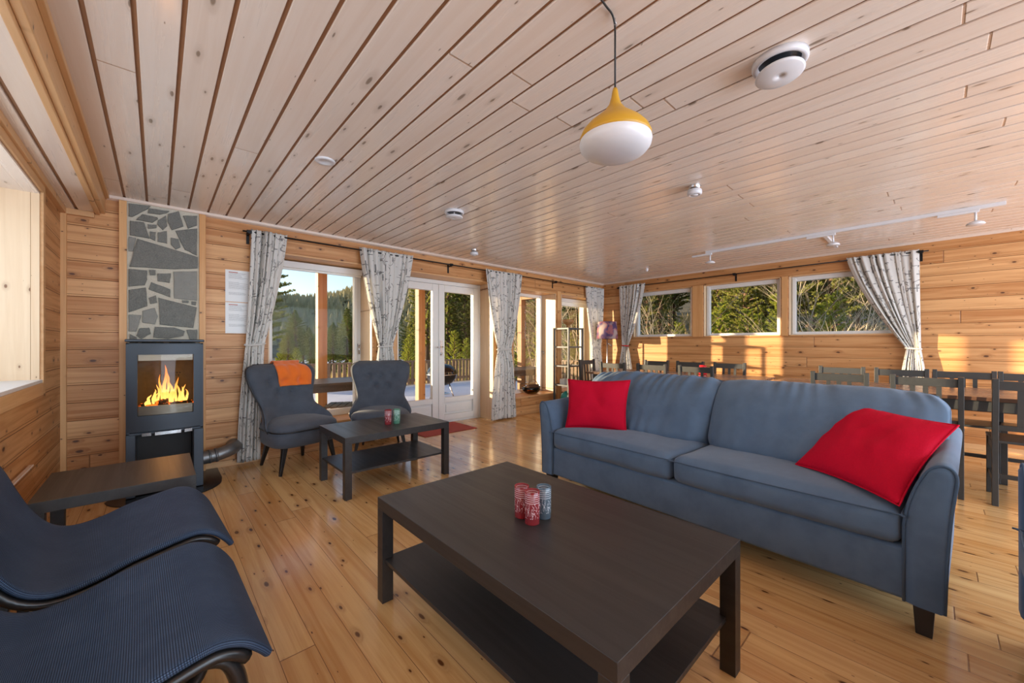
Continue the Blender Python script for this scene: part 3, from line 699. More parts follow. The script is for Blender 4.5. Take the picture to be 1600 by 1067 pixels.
# fire
fr = thing('log_fire', 'burning logs with orange flames inside the wood stove', 'fire', (0.06, 4.06, 0.628))
for k, (x_, y_, a_, l_, r_) in enumerate(((-0.06, 0.0, 0.3, 0.2, 0.022), (0.05, 0.02, -0.25, 0.22, 0.025), (0.0, -0.06, 0.05, 0.24, 0.024), (0.0, -0.02, 0.9, 0.17, 0.02))):
    b = MB(); d_ = Vector((math.cos(a_), math.sin(a_), 0.06*(k-1)))*l_/2; c_ = Vector((x_, y_, 0.024 + (0.035 if k == 3 else 0)))
    b.tube([c_-d_, c_-d_*0.3, c_+d_*0.4, c_+d_], [r_*0.9, r_, r_*0.95, r_*0.85], 9); b.build('log', 'log', fr)
r3 = random.Random(3)
fl = [(-0.10,0.09),(-0.078,0.13),(-0.055,0.17),(-0.035,0.25),(-0.018,0.33),(0.0,0.29),(0.018,0.19),(0.035,0.17),(0.052,0.22),(0.068,0.17),(0.082,0.14),(0.098,0.16),(0.112,0.12),(-0.06,0.10),(0.03,0.12),(-0.02,0.16),(0.075,0.10),(0.0,0.13),(-0.115,0.05)]
b = MB()
for (x_, h_) in fl:
    y_ = r3.uniform(-0.07, -0.01); w_ = r3.uniform(0.010, 0.017); ph = r3.uniform(0, 6)
    pts = [(x_+0.014*math.sin(ph+5*q)*q + r3.uniform(-.002,.002), y_, 0.03+h_*0.92*q) for q in [i/8 for i in range(9)]]
    b.tube(pts, [w_*max(0.04, (0.55+1.7*q)*(1-q)**0.9) for q in [i/8 for i in range(9)]], 8)
b.build('flames', 'flame', fr)
pl = bpy.data.lights.new('fire_glow', 'POINT'); pl.energy = 2.2; pl.color = (1, 0.45, 0.12); pl.shadow_soft_size = 0.05
po = bpy.data.objects.new('fire_glow', pl); COL.objects.link(po); po.location = (0.06, 4.02, 0.80)
# floor plate
b = MB(); pol = [(-0.21, 4.395), (-0.25, 4.0)] + [(0.06+0.335*math.cos(a), 3.98+0.30*math.sin(a)) for a in [R(185)+R(168)*i/24 for i in range(25)]] + [(0.405, 4.06), (0.405, 4.395)]
b.prism(pol, 2, 0.0, 0.006); tag(b.build('hearth_plate', 'hearth', bevel=0.002), 'black glossy floor plate with rounded front under the wood stove', 'floor plate')
# grey air duct
du = thing('air_duct', 'grey elbow duct from the stove into the wall by the curtain', 'duct', (0.40, 4.25, 0.0))
b = MB(); b.tube(catmull([(-0.13, -0.06, 0.155), (-0.02, -0.05, 0.165), (0.03, -0.045, 0.175), (0.09, -0.02, 0.19), (0.12, 0.04, 0.195), (0.12, 0.14, 0.195)], 6), 0.054, 20); b.build('elbow', 'flue', du)
b = MB(); b.tube([(-0.03, -0.051, 0.164), (-0.012, -0.05, 0.166)], 0.060, 20); b.tube([(-0.075, -0.055, 0.16), (-0.06, -0.054, 0.161)], 0.058, 20); b.build('clamp_ring', 'flue', du)

# ------------------------------------------------------------------ lack style tables
def lack(name, label, x0, x1, y0, y1, h=0.45, shelf=0.19, rz=0, leg=0.05, top=0.05):
    cx, cy = (x0+x1)/2, (y0+y1)/2; w, d = (x1-x0)/2, (y1-y0)/2
    t_ = thing(name, label, 'table', (cx, cy, 0), rz)
    b = MB(); b.box((-w, -d, h-top), (w, d, h)); b.build('tabletop', 'black', t_, bevel=0.0016)
    for sx in (-1, 1):
        for sy in (-1, 1):
            b = MB(); xa, xb = sorted((sx*w, sx*(w-leg))); ya, yb = sorted((sy*d, sy*(d-leg)))
            b.box((xa, ya, 0), (xb, yb, h-top)); b.build('leg', 'black', t_, bevel=0.0016)
    if shelf:
        b = MB(); b.box((-w+0.012, -d+0.03, shelf-0.016), (w-0.012, d-0.03, shelf)); b.build('shelf', 'black', t_, bevel=0.001)
    return t_
lack('coffee_table', 'large black-brown coffee table with lower shelf in front of the blue sofa', 0.718, 1.484, 0.454, 1.662)
lack('coffee_table', 'small black coffee table with lower shelf before the two wing chairs', 0.992, 1.87, 2.85, 3.445)
lack('side_table', 'low square black side table beside the stove and left wall', -0.405, 0.15, 2.575, 3.12, shelf=None)
b = MB(); b.box((-0.008, -0.30, 0), (0.0, 0.30, 0.47)); o = b.build('panel', 'glass'); o.name = 'leaning_panel'
o.location = (-0.425, 3.02, 0.0); o.rotation_euler = (0, R(-9), 0)
b = MB(); b.box((-0.012, -0.30, 0.466), (0.004, 0.30, 0.474)); b.build('pale_edge', 'crown', o)
tag(o, 'clear panel with pale top edge leaning on the left wall behind the low side table', 'panel')

def tumbler(x, y, mat, label, rz=0):
    b = MB(); r = 0.0275; H_ = 0.122
    b.lathe([(0, 0.0), (r-0.002, 0.0), (r, 0.003), (r+0.001, H_-0.001), (r, H_), (r-0.0022, H_), (r-0.003, 0.014), (0, 0.012)], 28)
    o = b.build('tumbler', mat); o.location = (x, y, 0.4501); o.rotation_euler = (0, 0, rz); return tag(o, label, 'glass', None)
tumbler(1.043, 1.026, 'tred', 'red printed glass standing nearest on the large coffee table', 0.4)
tumbler(1.052, 1.092, 'tred', 'red printed glass partly behind the other red one on the large coffee table', 2)
tumbler(1.111, 1.030, 'tblue', 'smoky blue printed glass on the right of the group on the large coffee table', 1)
tumbler(1.430, 3.10, 'tred', 'red and pink glass on the small coffee table', 1.5)
tumbler(1.500, 3.085, 'tgreen', 'green glass on the small coffee table', 2.5)

# ------------------------------------------------------------------ soft shapes
def fbm(p, sc): return noise.fractal(Vector(p)*sc, 1.0, 2.0, 3)
def soft_box(sx, sy, sz, r, puff, n=(16, 30, 6), seed=0, wr=0.004, wsc=6, shape=None):
    """rounded, puffed box; returns an MB centred at origin"""
    b = MB(); nx, ny, nz = n
    cache = {}
    def pt(i, j, k):
        key = (i, j, k)
        if key in cache: return cache[key]
        u, v, w = 2*i/nx-1, 2*j/ny-1, 2*k/nz-1
        p = Vector((u*sx/2, v*sy/2, w*sz/2))
        q = Vector((max(-sx/2+r, min(sx/2-r, p.x)), max(-sy/2+r, min(sy/2-r, p.y)), max(-sz/2+r, min(sz/2-r, p.z))))
        d = p-q
        if d.length > 1e-9: p = q + d.normalized()*r
        fx, fy, fz = 1-u**4, 1-v**4, 1-w**4
        p.z += puff[2]*w*fx*fy; p.x += puff[0]*u*fy*fz; p.y += puff[1]*v*fx*fz
        nn = noise.noise_vector(Vector((p.x*wsc+seed, p.y*wsc, p.z*wsc)))*wr
        p += nn
        if shape: p = shape(p, u, v, w)
        cache[key] = b.bm.verts.new(p); return cache[key]
    for i in range(nx):
        for j in range(ny):
            for k in (0, nz): b.face([pt(i,j,k), pt(i+1,j,k), pt(i+1,j+1,k), pt(i,j+1,k)], 0, True)
    for i in range(nx):
        for k in range(nz):
            for j in (0, ny): b.face([pt(i,j,k), pt(i+1,j,k), pt(i+1,j,k+1), pt(i,j,k+1)], 0, True)
    for j in range(ny):
        for k in range(nz):
            for i in (0, nx): b.face([pt(i,j,k), pt(i,j+1,k), pt(i,j+1,k+1), pt(i,j,k+1)], 0, True)
    return b

# arm profile (across, up): inner bottom -> over the top -> outer bottom, for an arm on the side of +across
ARM = [(0.00, 0.118), (0.00, 0.42), (0.012, 0.50), (0.035, 0.58), (0.063, 0.64), (0.088, 0.664), (0.112, 0.668), (0.132, 0.652), (0.138, 0.62), (0.132, 0.56), (0.122, 0.46), (0.113, 0.30), (0.108, 0.118)]
def make_sofa(name, label, loc, rz, width, nseat, depth=0.93):
    t_ = thing(name, label, 'sofa', loc, rz)
    # local frame: front plane x=0, sofa spans y 0..width, back towards +x
    aw = 0.108
    b = MB(); b.box((0.004, aw-0.01, 0.117), (depth, width-aw+0.01, 0.325)); b.box((depth-0.10, 0.04, 0.117), (depth, width-0.04, 0.80)); b.build('frame_cover', 'sofa', t_, bevel=0.018, seg=3)
    for s in (0, 1):
        P = catmull([(p[0], 0, p[1]) for p in ARM[1:-1]], 4); poly = [(ARM[0][0], ARM[0][1])] + [(p.x, p.z) for p in P] + [(ARM[-1][0], ARM[-1][1])]
        yy = (lambda a: aw - a) if s == 0 else (lambda a: width - aw + a)
        b = MB(); n_ = 14; rings = []
        for i in range(n_+1):
            x_ = depth*0.985*i/n_; rise = 0.0; sh = 0.012*math.sin(PI*i/n_)
            rings.append([b.bm.verts.new((x_, yy(a) , z + (0.03*(x_/depth) if z > 0.4 else 0) + (fbm((x_, a, z+s), 5)*0.004))) for a, z in poly])
        for i in range(n_):
            for j in range(len(poly)-1): b.face([rings[i][j], rings[i+1][j], rings[i+1][j+1], rings[i][j+1]], 0, True)
        # front and rear faces, slightly domed
        for ri, dx in ((rings[0], -0.012), (rings[-1], 0.0)):
            c_ = Vector((sum(v.co.x for v in ri)/len(ri)+dx, sum(v.co.y for v in ri)/len(ri), 0.4))
            inner = []
            for v in ri:
                q = v.co.copy(); cc = Vector((q.x, sum(w.co.y for w in ri)/len(ri), q.z)); m_ = q.lerp(cc, 0.45); m_.x += dx; m_.z = min(m_.z, 0.645) if q.z > 0.5 else m_.z
                inner.append(b.bm.verts.new(m_))
            for j in range(len(ri)-1): b.face([ri[j], ri[j+1], inner[j+1], inner[j]], 0, True)
            b.face(inner, 0, True)
        b.face([rings[0][0], rings[-1][0], rings[-1][-1], rings[0][-1]])
        arm = b.build('armrest', 'sofa', t_)
        b = MB(); pp = [(-0.002, yy(a), z) for a, z in poly]; b.tube(pp, 0.0052, 7); b.build('piping', 'pipe', arm)
    # seat cushions
    sw = (width-2*aw)/nseat
    for k in range(nseat):
        def shp(p, u, v, w):
            if w < -0.2: p.x *= 1
            return p
        b = soft_box(0.70, sw-0.006, 0.145, 0.04, (0.018, 0.0, 0.022), (20, 34, 6), seed=k*9, wr=0.006, wsc=5)
        o = b.build('seat_cushion', 'sofa', t_); o.location = (0.335, aw+sw*(k+0.5), 0.398)
        b = MB(); zc = 0.056; rr = 0.035
        pts = []
        hx, hy = 0.35, (sw-0.006)/2
        loop = [(-hx+0.0, -hy+rr), (-hx, 0.0), (-hx, hy-rr), (-hx+rr, hy-0.002), (hx-0.1, hy-0.002)]
        loop = [(hx-0.1, -hy+0.002), (-hx+rr, -hy+0.002)] + loop
        for (xx, y_) in loop:
            pts.append((xx-0.016*(1 if abs(y_) < hy-0.05 else 0.2), y_, zc + 0.004*math.sin(y_*9+k)))
        b.tube(catmull(pts, 6), 0.0035, 6); b.build('piping', 'pipe', o)
    # back cushions: leaning, gathered along the top seam
    bw = width/nseat
    for k in range(nseat):
        def fn(u, v):   # u across, v from bottom front over the top to the rear
            prof = catmull([(0.385, 0, 0.44), (0.345, 0, 0.50), (0.40, 0, 0.60), (0.475, 0, 0.71), (0.575, 0, 0.805), (0.675, 0, 0.865), (0.755, 0, 0.885), (0.81, 0, 0.862), (0.845, 0, 0.78), (0.85, 0, 0.6), (0.84, 0, 0.45)], 6)
            f_ = v*(len(prof)-1); i = min(int(f_), len(prof)-2); p = prof[i].lerp(prof[i+1], f_-i)
            e = 2*u-1; edge = 1-abs(e)**5
            low = 1 if p.z < 0.66 else 0
            inset = 0.0
            if p.z < 0.66:   # T shape: narrower between the arms
                ww = max(0, min(1, (0.70-p.z)/0.06)); ww = ww*ww*(3-2*ww)
                left_in = (aw+0.012) if k == 0 else 0; right_in = (aw+0.012) if k == nseat-1 else 0
            else: ww = 0; left_in = right_in = 0
            ya = bw*k + 0.004 + left_in*ww; yb = bw*(k+1) - 0.004 - right_in*ww
            if k == 0: ya += 0.05*(max(0, (p.z-0.80)/0.085))**2
            if k == nseat-1: yb -= 0.05*(max(0, (p.z-0.80)/0.085))**2
            y_ = ya + (yb-ya)*u
            # pinch the sides backwards
            cx, cz = 0.66, 0.66
            pin = (abs(e)**6)*0.30
            x_ = p.x + (cx-p.x)*pin*1.3; z_ = p.z + (cz-p.z)*pin*0.35
            if k > 0 and u < 0.3: z_ -= 0.0
            # gathers
            tt = math.exp(-((v-0.58)/0.16)**2) if v < 0.62 else 0.0
            g_ = math.sin(u*75+3*math.sin(u*11+k*2)+k)*0.0055 + math.sin(u*41+k*5)*0.004
            wr = g_*tt*(1.7 if k == nseat-1 else 0.7)
            wr += fbm((y_, p.z*0.5, k*3.3), 4.5)*0.010*edge
            bot = math.exp(-((v-0.12)/0.08)**2)*math.sin(u*60+2*math.sin(u*13))*0.003
            x_ -= wr + bot; z_ += wr*0.6
            return Vector((x_, y_, z_))
        b = MB(); b.grid(fn, 110, 46)
        b.bm.verts.ensure_lookup_table()
        # close the side ends
        nv = 47
        for i0 in (0, 110):
            vs = [b.bm.verts[i0*nv + j] for j in range(nv)]; b.face(vs, 0, True)
        o = b.build('back_cushion', 'sofa', t_)
        b = MB(); b.tube([fn(i/30, 0.66) + Vector((0.0, 0, 0.002)) for i in range(31)], 0.0042, 6); b.build('piping', 'pipe', o)
    # legs
    for yl in (0.055, width-0.055):
        for xl in (0.05, depth-0.08):
            b = MB(); b.frame((xl, yl, 0.12), (xl-0.004, yl, 0.0), 0.085, 0.06, Vector((0,1,0)), 0.06, 0.045); b.build('leg', 'legblack', t_, bevel=0.002)
    return t_
make_sofa('sofa', 'long slate-blue fabric sofa with two loose back cushions facing the coffee table', (2.155, -0.024, 0), R(-2.55), 2.12, 2)
make_sofa('sofa', 'second blue fabric sofa cut off by the right edge of the photo', (0.82, -0.225, 0), R(-90), 1.6, 2)

def pillow(corners, th, label, name='throw_pillow', bend=0.0, seed=0, flange=0.012):
    BL, BR, TR, TL = [Vector(c) for c in corners]
    nrm = (BR-BL).cross(TL-BL).normalized()
    c0 = (BL+BR+TR+TL)/4
    t_ = thing(name, label, 'pillow', c0)
    b = MB(); n_ = 30
    def base(u, v):
        # edges bow inward between corners
        e = 0.055
        uu = u + e*(0.5-u)*2*0.5*(1-abs(2*v-1)**2)*0 ; 
        a = 2*u-1; c_ = 2*v-1
        a2 = a*(1.02-0.085*(1-c_**2)); c2 = c_*(1.02-0.085*(1-a**2))
        u2, v2 = (a2+1)/2, (c2+1)/2
        return (BL*(1-u2)+BR*u2)*(1-v2) + (TL*(1-u2)+TR*u2)*v2, a, c_
    for s in (1, -1):
        def fn(u, v):
            p, a, c_ = base(u, v)
            k_ = max(0, 1-abs(a)**2.6)*max(0, 1-abs(c_)**2.6)
            h_ = th/2*(k_**0.55)
            w = 0
            edge = math.exp(-((1-max(abs(a), abs(c_)))/0.22)**2)
            w += math.sin(a*22+seed*2+3*c_)*math.sin(c_*5+seed)*0.005*edge
            w += fbm((a*0.7+seed, c_*0.7, s*2), 2.2)*0.016*k_
            return p + nrm*s*(h_ + w*k_**0.3) - c0
        b.grid(fn, n_, n_)
    bmesh.ops.remove_doubles(b.bm, verts=b.bm.verts[:], dist=0.0004)
    cov = b.build('pillow_cover', 'red', t_)
    b = MB(); pts = []
    for q in range(81):
        s_ = q/20; i = int(s_) % 4; f_ = s_-int(s_)
        u, v = [(f_, 0), (1, f_), (1-f_, 1), (0, 1-f_)][i]
        pts.append(base(u, v)[0]-c0)
    b.tube(pts, 0.0035, 6); b.build('edge_seam', 'red', cov)
    return t_
pillow([(2.335, 1.93, 0.482), (2.53, 1.53, 0.482), (2.645, 1.565, 0.845), (2.45, 2.0, 0.835)], 0.115, 'red cushion standing against the left arm of the long blue sofa', seed=1)
pillow([(2.47, 0.49, 0.495), (2.142, 0.098, 0.495), (2.535, -0.062, 0.772), (2.86, 0.33, 0.80)], 0.105, 'red cushion leaning over the right arm of the long blue sofa', seed=4)

# ------------------------------------------------------------------ wing chairs
def wing_chair(label, loc, rz):
    t_ = thing('wing_chair', label, 'chair', loc, rz)     # faces -y
    def outline(u):   # seat plan, rounded trapezoid
        a = 2*PI*u; n_ = 3.6
        c_, s_ = math.cos(a), math.sin(a)
        r_ = (abs(c_)**n_ + abs(s_)**n_)**(-1/n_)
        x_, y_ = c_*r_, s_*r_
        wid = 0.305 - 0.055*(y_*0.5+0.5)
        return x_*wid, y_*0.27-0.03
    b = MB()
    prof = [(0.0, 0.225), (0.80, 0.225), (0.93, 0.23), (0.985, 0.25), (1.0, 0.28), (1.0, 0.36)]
    for (s0, z0), (s1, z1) in zip(prof[:-1], prof[1:]):
        b.grid(lambda u, v: (outline(u)[0]*(s0+(s1-s0)*v), outline(u)[1]*(s0+(s1-s0)*v)-0.0, z0+(z1-z0)*v), 48, 1)
    b.grid(lambda u, v: (outline(u)[0]*(1-v), outline(u)[1]*(1-v), 0.36), 48, 1)
    bmesh.ops.remove_doubles(b.bm, verts=b.bm.verts[:], dist=0.0003); b.build('seat_base', 'armchair', t_)
    b = MB()
    prof = [(0.985, 0.362), (1.01, 0.375), (1.0, 0.400), (0.93, 0.422), (0.75, 0.440), (0.4, 0.452), (0.0, 0.455)]
    for (s0, z0), (s1, z1) in zip(prof[:-1], prof[1:]):
        b.grid(lambda u, v: (outline(u)[0]*(s0+(s1-s0)*v), outline(u)[1]*(s0+(s1-s0)*v), z0+(z1-z0)*v), 48, 2)
    bmesh.ops.remove_doubles(b.bm, verts=b.bm.verts[:], dist=0.0003)
    sc = b.build('seat_cushion', 'armchair', t_)
    b = MB(); b.tube([(outline(i/48)[0]*1.012, outline(i/48)[1]*1.012, 0.366) for i in range(49)], 0.005, 6); b.build('piping', 'legblack', sc)
    # back shell: width by height, curved forward at the sides
    zs = [0.30, 0.40, 0.47, 0.55, 0.66, 0.78, 0.86, 0.905, 0.925]
    ws = [0.26, 0.305, 0.285, 0.245, 0.270, 0.305, 0.312, 0.290, 0.235]
    fw = [0.24, 0.28, 0.23, 0.10, 0.055, 0.05, 0.045, 0.03, 0.02]     # how far the sides come forward
    def interp(T, z):
        for i in range(len(zs)-1):
            if z <= zs[i+1]:
                f_ = (z-zs[i])/(zs[i+1]-zs[i]); f_ = max(0, f_)
                a0 = T[max(i-1,0)]; a1 = T[i]; a2 = T[i+1]; a3 = T[min(i+2,len(T)-1)]
                return 0.5*((2*a1)+(a2-a0)*f_+(2*a0-5*a1+4*a2-a3)*f_*f_+(3*a1-a0-3*a2+a3)*f_**3)
        return T[-1]
    btn = [(-0.13, 0.765), (0.0, 0.765), (0.13, 0.765), (-0.065, 0.665), (0.065, 0.665)]
    b = MB()
    def mid(u, v):
        z = 0.30+0.625*v; e = 2*u-1
        w_ = interp(ws, z); f_ = interp(fw, z)
        yb = 0.20 + (z-0.42)*0.24
        return e*w_, yb - f_*abs(e)**2.6, z, e
    def front(u, v):
        x_, y_, z, e = mid(u, v); th = 0.062*(1-abs(e)**4)**0.5*(1-(2*v-1)**10)**0.5
        d_ = 0
        for bx, bz in btn: d_ += 0.032*math.exp(-((x_-bx)**2+(z-bz)**2)/0.0011)
        return Vector((x_, y_-0.02-th+d_, z))
    def rear(u, v):
        x_, y_, z, e = mid(u, v); th = 0.03*(1-abs(e)**4)**0.5
        return Vector((x_, y_+0.02+th, z))
    b.grid(front, 40, 40); b.grid(rear, 40, 20)
    # edge band
    for e in (0, 1):
        b.grid(lambda s_, v: front(e, v).lerp(rear(e, v), s_), 3, 40)
    b.grid(lambda u, s_: front(u, 1).lerp(rear(u, 1), s_)+Vector((0, 0, 0.010*math.sin(PI*s_))), 40, 3); b.grid(lambda u, s_: front(u, 0).lerp(rear(u, 0), s_), 40, 2)
    bmesh.ops.remove_doubles(b.bm, verts=b.bm.verts[:], dist=0.0006)
    bk = b.build('backrest', 'armchair', t_)
    for bx, bz in btn:
        v = (bz-0.30)/0.625; w_ = interp(ws, bz); u = (bx/w_+1)/2; p = front(u, v)
        b = MB(); b.lathe([(0, -0.006), (0.007, -0.004), (0.009, 0), (0, 0.001)], 12, mat=Matrix.Translation(p+Vector((0, -0.002, 0))) @ Matrix.Rotation(R(-90), 4, 'X')); b.build('button', 'armchair', bk)
    b = MB(); pts = [front(0, i/30).lerp(rear(0, i/30), 0.2) for i in range(31)] + [front(i/20, 1).lerp(rear(i/20, 1), 0.2)+Vector((0,0,0.004)) for i in range(21)] + [front(1, 1-i/30).lerp(rear(1, 1-i/30), 0.2) for i in range(31)]
    b.tube(pts, 0.0045, 6); b.build('piping', 'legblack', bk)
    for sx, sy, ox, oy in ((-1, -1, -0.235, -0.235), (1, -1, 0.235, -0.235), (-1, 1, -0.18, 0.19), (1, 1, 0.18, 0.19)):
        b = MB(); b.frame((ox*0.86, oy*0.9, 0.235), (ox*1.06, oy*(1.0 if sy < 0 else 1.25), 0.0), 0.042, 0.042, Vector((0,1,0)), 0.022, 0.022); b.build('leg', 'legblack', t_, bevel=0.004)
    return t_, front, rear
wc1, wfront, wrear = wing_chair('charcoal-blue wing chair by the stove with an orange blanket on its back', (0.955, 4.03, 0), R(14))
wing_chair('charcoal-blue buttoned wing chair with bare back between window and patio door', (1.765, 4.0, 0), R(-24))
# blanket folded over the back
b = MB()
bl = thing('orange_blanket', 'orange blanket folded over the back of the wing chair by the stove', 'blanket', (0.955, 4.03, 0), R(14))
def blan(u, v):
    uu = 0.40 + 0.50*u
    if v < 0.52: q = v/0.52; p = wrear(uu, 0.80+0.2*q) + Vector((0, 0.014, 0)); 
    elif v < 0.60: q = (v-0.52)/0.08; p = wrear(uu, 1).lerp(wfront(uu, 1), q) + Vector((0, 0.014*(1-2*q), 0.012+0.016*math.sin(PI*q)))
    else: q = (v-0.60)/0.40; p = wfront(uu, 1-0.33*q) + Vector((0.02*q-0.01, -0.012-0.012*math.sin(PI*min(1, q*1.2))-0.006*math.sin(uu*40), 0.0))
    if v < 0.52: p.z = min(p.z, 0.926)
    p += noise.noise_vector(Vector((u*3, v*4, 1)))*0.006
    return p
b.grid(blan, 34, 60); b.build('blanket_cloth', 'orange', bl, solid=0.014)

# ------------------------------------------------------------------ sling lounge chairs (foreground left)
def lounge(label, loc, rz):
    t_ = thing('lounge_chair', label, 'chair', loc, rz)    # faces +x, seat width along y
    prof = catmull([(x_, 0, z_) for x_, z_ in ((-0.36,.84),(-0.335,.76),(-0.31,.697),(-0.285,.641),(-0.259,.569),(-0.227,.492),(-0.188,.429),(-0.148,.398),(-0.10,.388),(-0.03,.40),(.04,.425),(.112,.442),(.185,.457),(.225,.456),(.265,.436),(.298,.400),(.318,.368))], 6)
    Wd = 0.60; ln = [0]
    for a, c_ in zip(prof[:-1], prof[1:]): ln.append(ln[-1] + (c_-a).length)
    def at(v):
        f_ = v*(len(prof)-1); i = min(int(f_), len(prof)-2); return prof[i].lerp(prof[i+1], f_-i)
    def nrm(v):
        d_ = (at(min(1, v+0.01))-at(max(0, v-0.01))).normalized(); return Vector((-d_.z, 0, d_.x))
    def fn(u, v, off=0):
        p = at(v); e = 2*u-1
        # corners of the front lip are rounded and drop lower; centre sags a little
        sag = 0.012*(1-e*e)*math.sin(PI*min(1, v))
        wv = Wd/2*(1 - 0.10*max(0, (v-0.80)/0.20)**2.2) if v > 0.80 else Wd/2
        if v < 0.12: wv = Wd/2*(1-0.10*((0.12-v)/0.12)**2)
        q = p - nrm(v)*sag; q.y = e*wv
        q.x += -0.045*max(0, abs(e)-0.55)/0.45*max(0, (v-0.9)/0.1)*0 
        return q + nrm(v)*off
    b = MB()
    b.grid(lambda u, v: fn(u, v, 0.006), 30, 90, uvfn=lambda u, v: (u*Wd, v*ln[-1]))
    b.grid(lambda u, v: fn(u, v, -0.012), 30, 90, uvfn=lambda u, v: (u*Wd, v*ln[-1]))
    for e in (0, 1): b.grid(lambda s_, v: fn(e, v, 0.006-0.018*s_) + Vector((0, (1 if e else -1)*0.008*math.sin(PI*s_), 0)), 4, 90, uvfn=lambda u, v: (u*0.02, v*ln[-1]))
    b.grid(lambda u, s_: fn(u, 1, 0.006-0.018*s_), 30, 3, uvfn=lambda u, v: (u*Wd, v*0.02)); b.grid(lambda u, s_: fn(u, 0, 0.006-0.018*s_), 30, 3, uvfn=lambda u, v: (u*Wd, v*0.02))
    bmesh.ops.remove_doubles(b.bm, verts=b.bm.verts[:], dist=0.0004)
    b.build('sling_seat', 'sling', t_)
    for s in (-1, 1):
        b = MB(); pts = [fn(0.5+0.5*s*0.98, 0.02+0.90*i/40, -0.028) for i in range(41)]
        b.tube(pts, 0.014, 8, flat=0.9); b.build('side_rail', 'legblack', t_)
        # bent cantilever leg: up front, back along the floor
        y_ = s*(Wd/2-0.045)
        pts = catmull([(-0.16, y_, 0.355), (-0.03, y_, 0.355), (0.10, y_, 0.395), (0.17, y_, 0.412), (0.235, y_, 0.385), (0.262, y_, 0.28), (0.25, y_, 0.11), (0.21, y_, 0.022), (0.10, y_, 0.018), (-0.05, y_, 0.018), (-0.30, y_, 0.018)], 6)
        b = MB(); b.tube(pts, 0.0175, 8, flat=1.3); b.build('leg_frame', 'legblack', t_)
        b = MB(); b.frame((-0.215, y_, 0.43), (-0.24, y_, 0.03), 0.03, 0.03); b.build('rear_strut', 'legblack', t_, bevel=0.004)
    for xx, zz in ((0.16, 0.415), (-0.24, 0.06), (-0.222, 0.43)):
        b = MB(); b.tube([(xx, -Wd/2+0.04, zz), (xx, Wd/2-0.04, zz)], 0.012, 8); b.build('crossbar', 'legblack', t_)
    return t_
lg1 = lounge('dark blue mesh lounge chair beside the low side table, farther of the pair', (-0.12, 2.055, 0), R(3))
lg2 = dup(lg1, (-0.12, 1.365, 0), R(1.5), 'dark blue mesh lounge chair in the bottom left corner, nearer of the pair')

# ------------------------------------------------------------------ curtains
def curtain(name_label, rod, ax, a0, a1, ztop, knot, kz, kw, bot, zb, waves, seed, tie='curtain', amp=0.030, inward=-1, cloth=1.4, top_curve=None):
    """ax=0: hangs along x at y=rod; ax=1: hangs along y at x=rod. knot=(centre), bot=(lo,hi)"""
    t_ = thing('curtain', name_label, 'curtain', (0,0,0))
    b = MB(); r_ = random.Random(seed)
    ph = [r_.uniform(0, 6.28) for _ in range(6)]
    k0, k1 = knot-kw/2, knot+kw/2
    def span(z):
        if z >= kz:
            f_ = (z-kz)/(ztop-kz); g_ = f_**0.72 if f_ > 0 else 0; s_ = 1-(1-f_)**1.55
            return k0+(a0-k0)*(0.35*f_+0.65*s_), k1+(a1-k1)*(0.35*f_+0.65*s_)
        f_ = (kz-z)/(kz-zb); s_ = 1-(1-f_)**2.0
        return k0+(bot[0]-k0)*(0.3*f_+0.7*s_), k1+(bot[1]-k1)*(0.3*f_+0.7*s_)
    def fn(u, v):
        z = ztop + (zb-ztop)*v
        lo, hi = span(z); w = hi-lo
        tight = math.exp(-((z-kz)/0.14)**2)
        # cloth folds: position is warped so that folds bunch irregularly
        uu = u + 0.018*math.sin(2*PI*u*3+ph[0]) + 0.01*math.sin(2*PI*u*5+ph[1]+z*1.2)
        a = lo + w*uu
        am = amp*(1-0.55*tight)*(0.75+0.5*math.sin(ph[2]+u*7))
        n_ = math.sin(2*PI*waves*u+ph[3]+0.5*math.sin(z*2.1+ph[4]))*am + math.sin(2*PI*waves*2.3*u+ph[5]-z)*am*0.28
        a += math.cos(2*PI*waves*u+ph[3])*w/waves*0.16
        sc_ = 0.022*math.sin(PI*max(0, min(1, u)))*tight*2
        n_ += sc_*math.sin(PI*u)
        zz = z + (0.006*math.sin(2*PI*waves*u+ph[3]) if v < 0.02 else 0)
        return Vector((a, rod + n_, zz)) if ax == 0 else Vector((rod + n_, a, zz))
    b.grid(fn, 130, 70, uvfn=lambda u, v: (u*cloth+seed*0.37, v*(ztop-zb)+seed*0.21))
    # lining edge kept single-layer; give it thickness
    o = b.build('curtain_cloth', 'curtain', t_, solid=0.0025)
    # tieback band around the knot
    b = MB(); pts = []
    for i in range(25):
        a = 2*PI*i/24; ca = knot+(kw/2+0.006)*math.cos(a); cn = rod + 0.036*math.sin(a)
        pts.append((ca, cn, kz+0.02*math.sin(a+0.8)*0.5) if ax == 0 else (cn, ca, kz+0.006*math.cos(a)))
    b.tube(pts, 0.009, 8, cap=False, flat=0.8)
    b.build('tieback', tie, t_)
    return t_
YR, XR = 4.318, 6.355
M['tie_red'] = M['redjar']
curtain('patterned white curtain by the stove, leftmost on the long rod', YR, 0, 0.645, 0.945, 2.195, 0.680, 1.12, 0.15, (0.54, 0.725), 0.035, 6, 1)
curtain('patterned white curtain gathered between the tall window and the patio door', YR, 0, 1.655, 2.30, 2.20, 1.962, 1.10, 0.17, (1.78, 2.13), 0.035, 9, 2)
curtain('patterned white curtain gathered to the right of the patio door', YR, 0, 3.42, 4.15, 2.19, 3.80, 1.045, 0.27, (3.545, 4.03), 0.02, 9, 3)
curtain('patterned white curtain hanging behind the lampshade in the corner', YR, 0, 5.80, 6.32, 2.185, 6.12, 1.05, 0.26, (5.92, 6.30), 0.05, 7, 4)
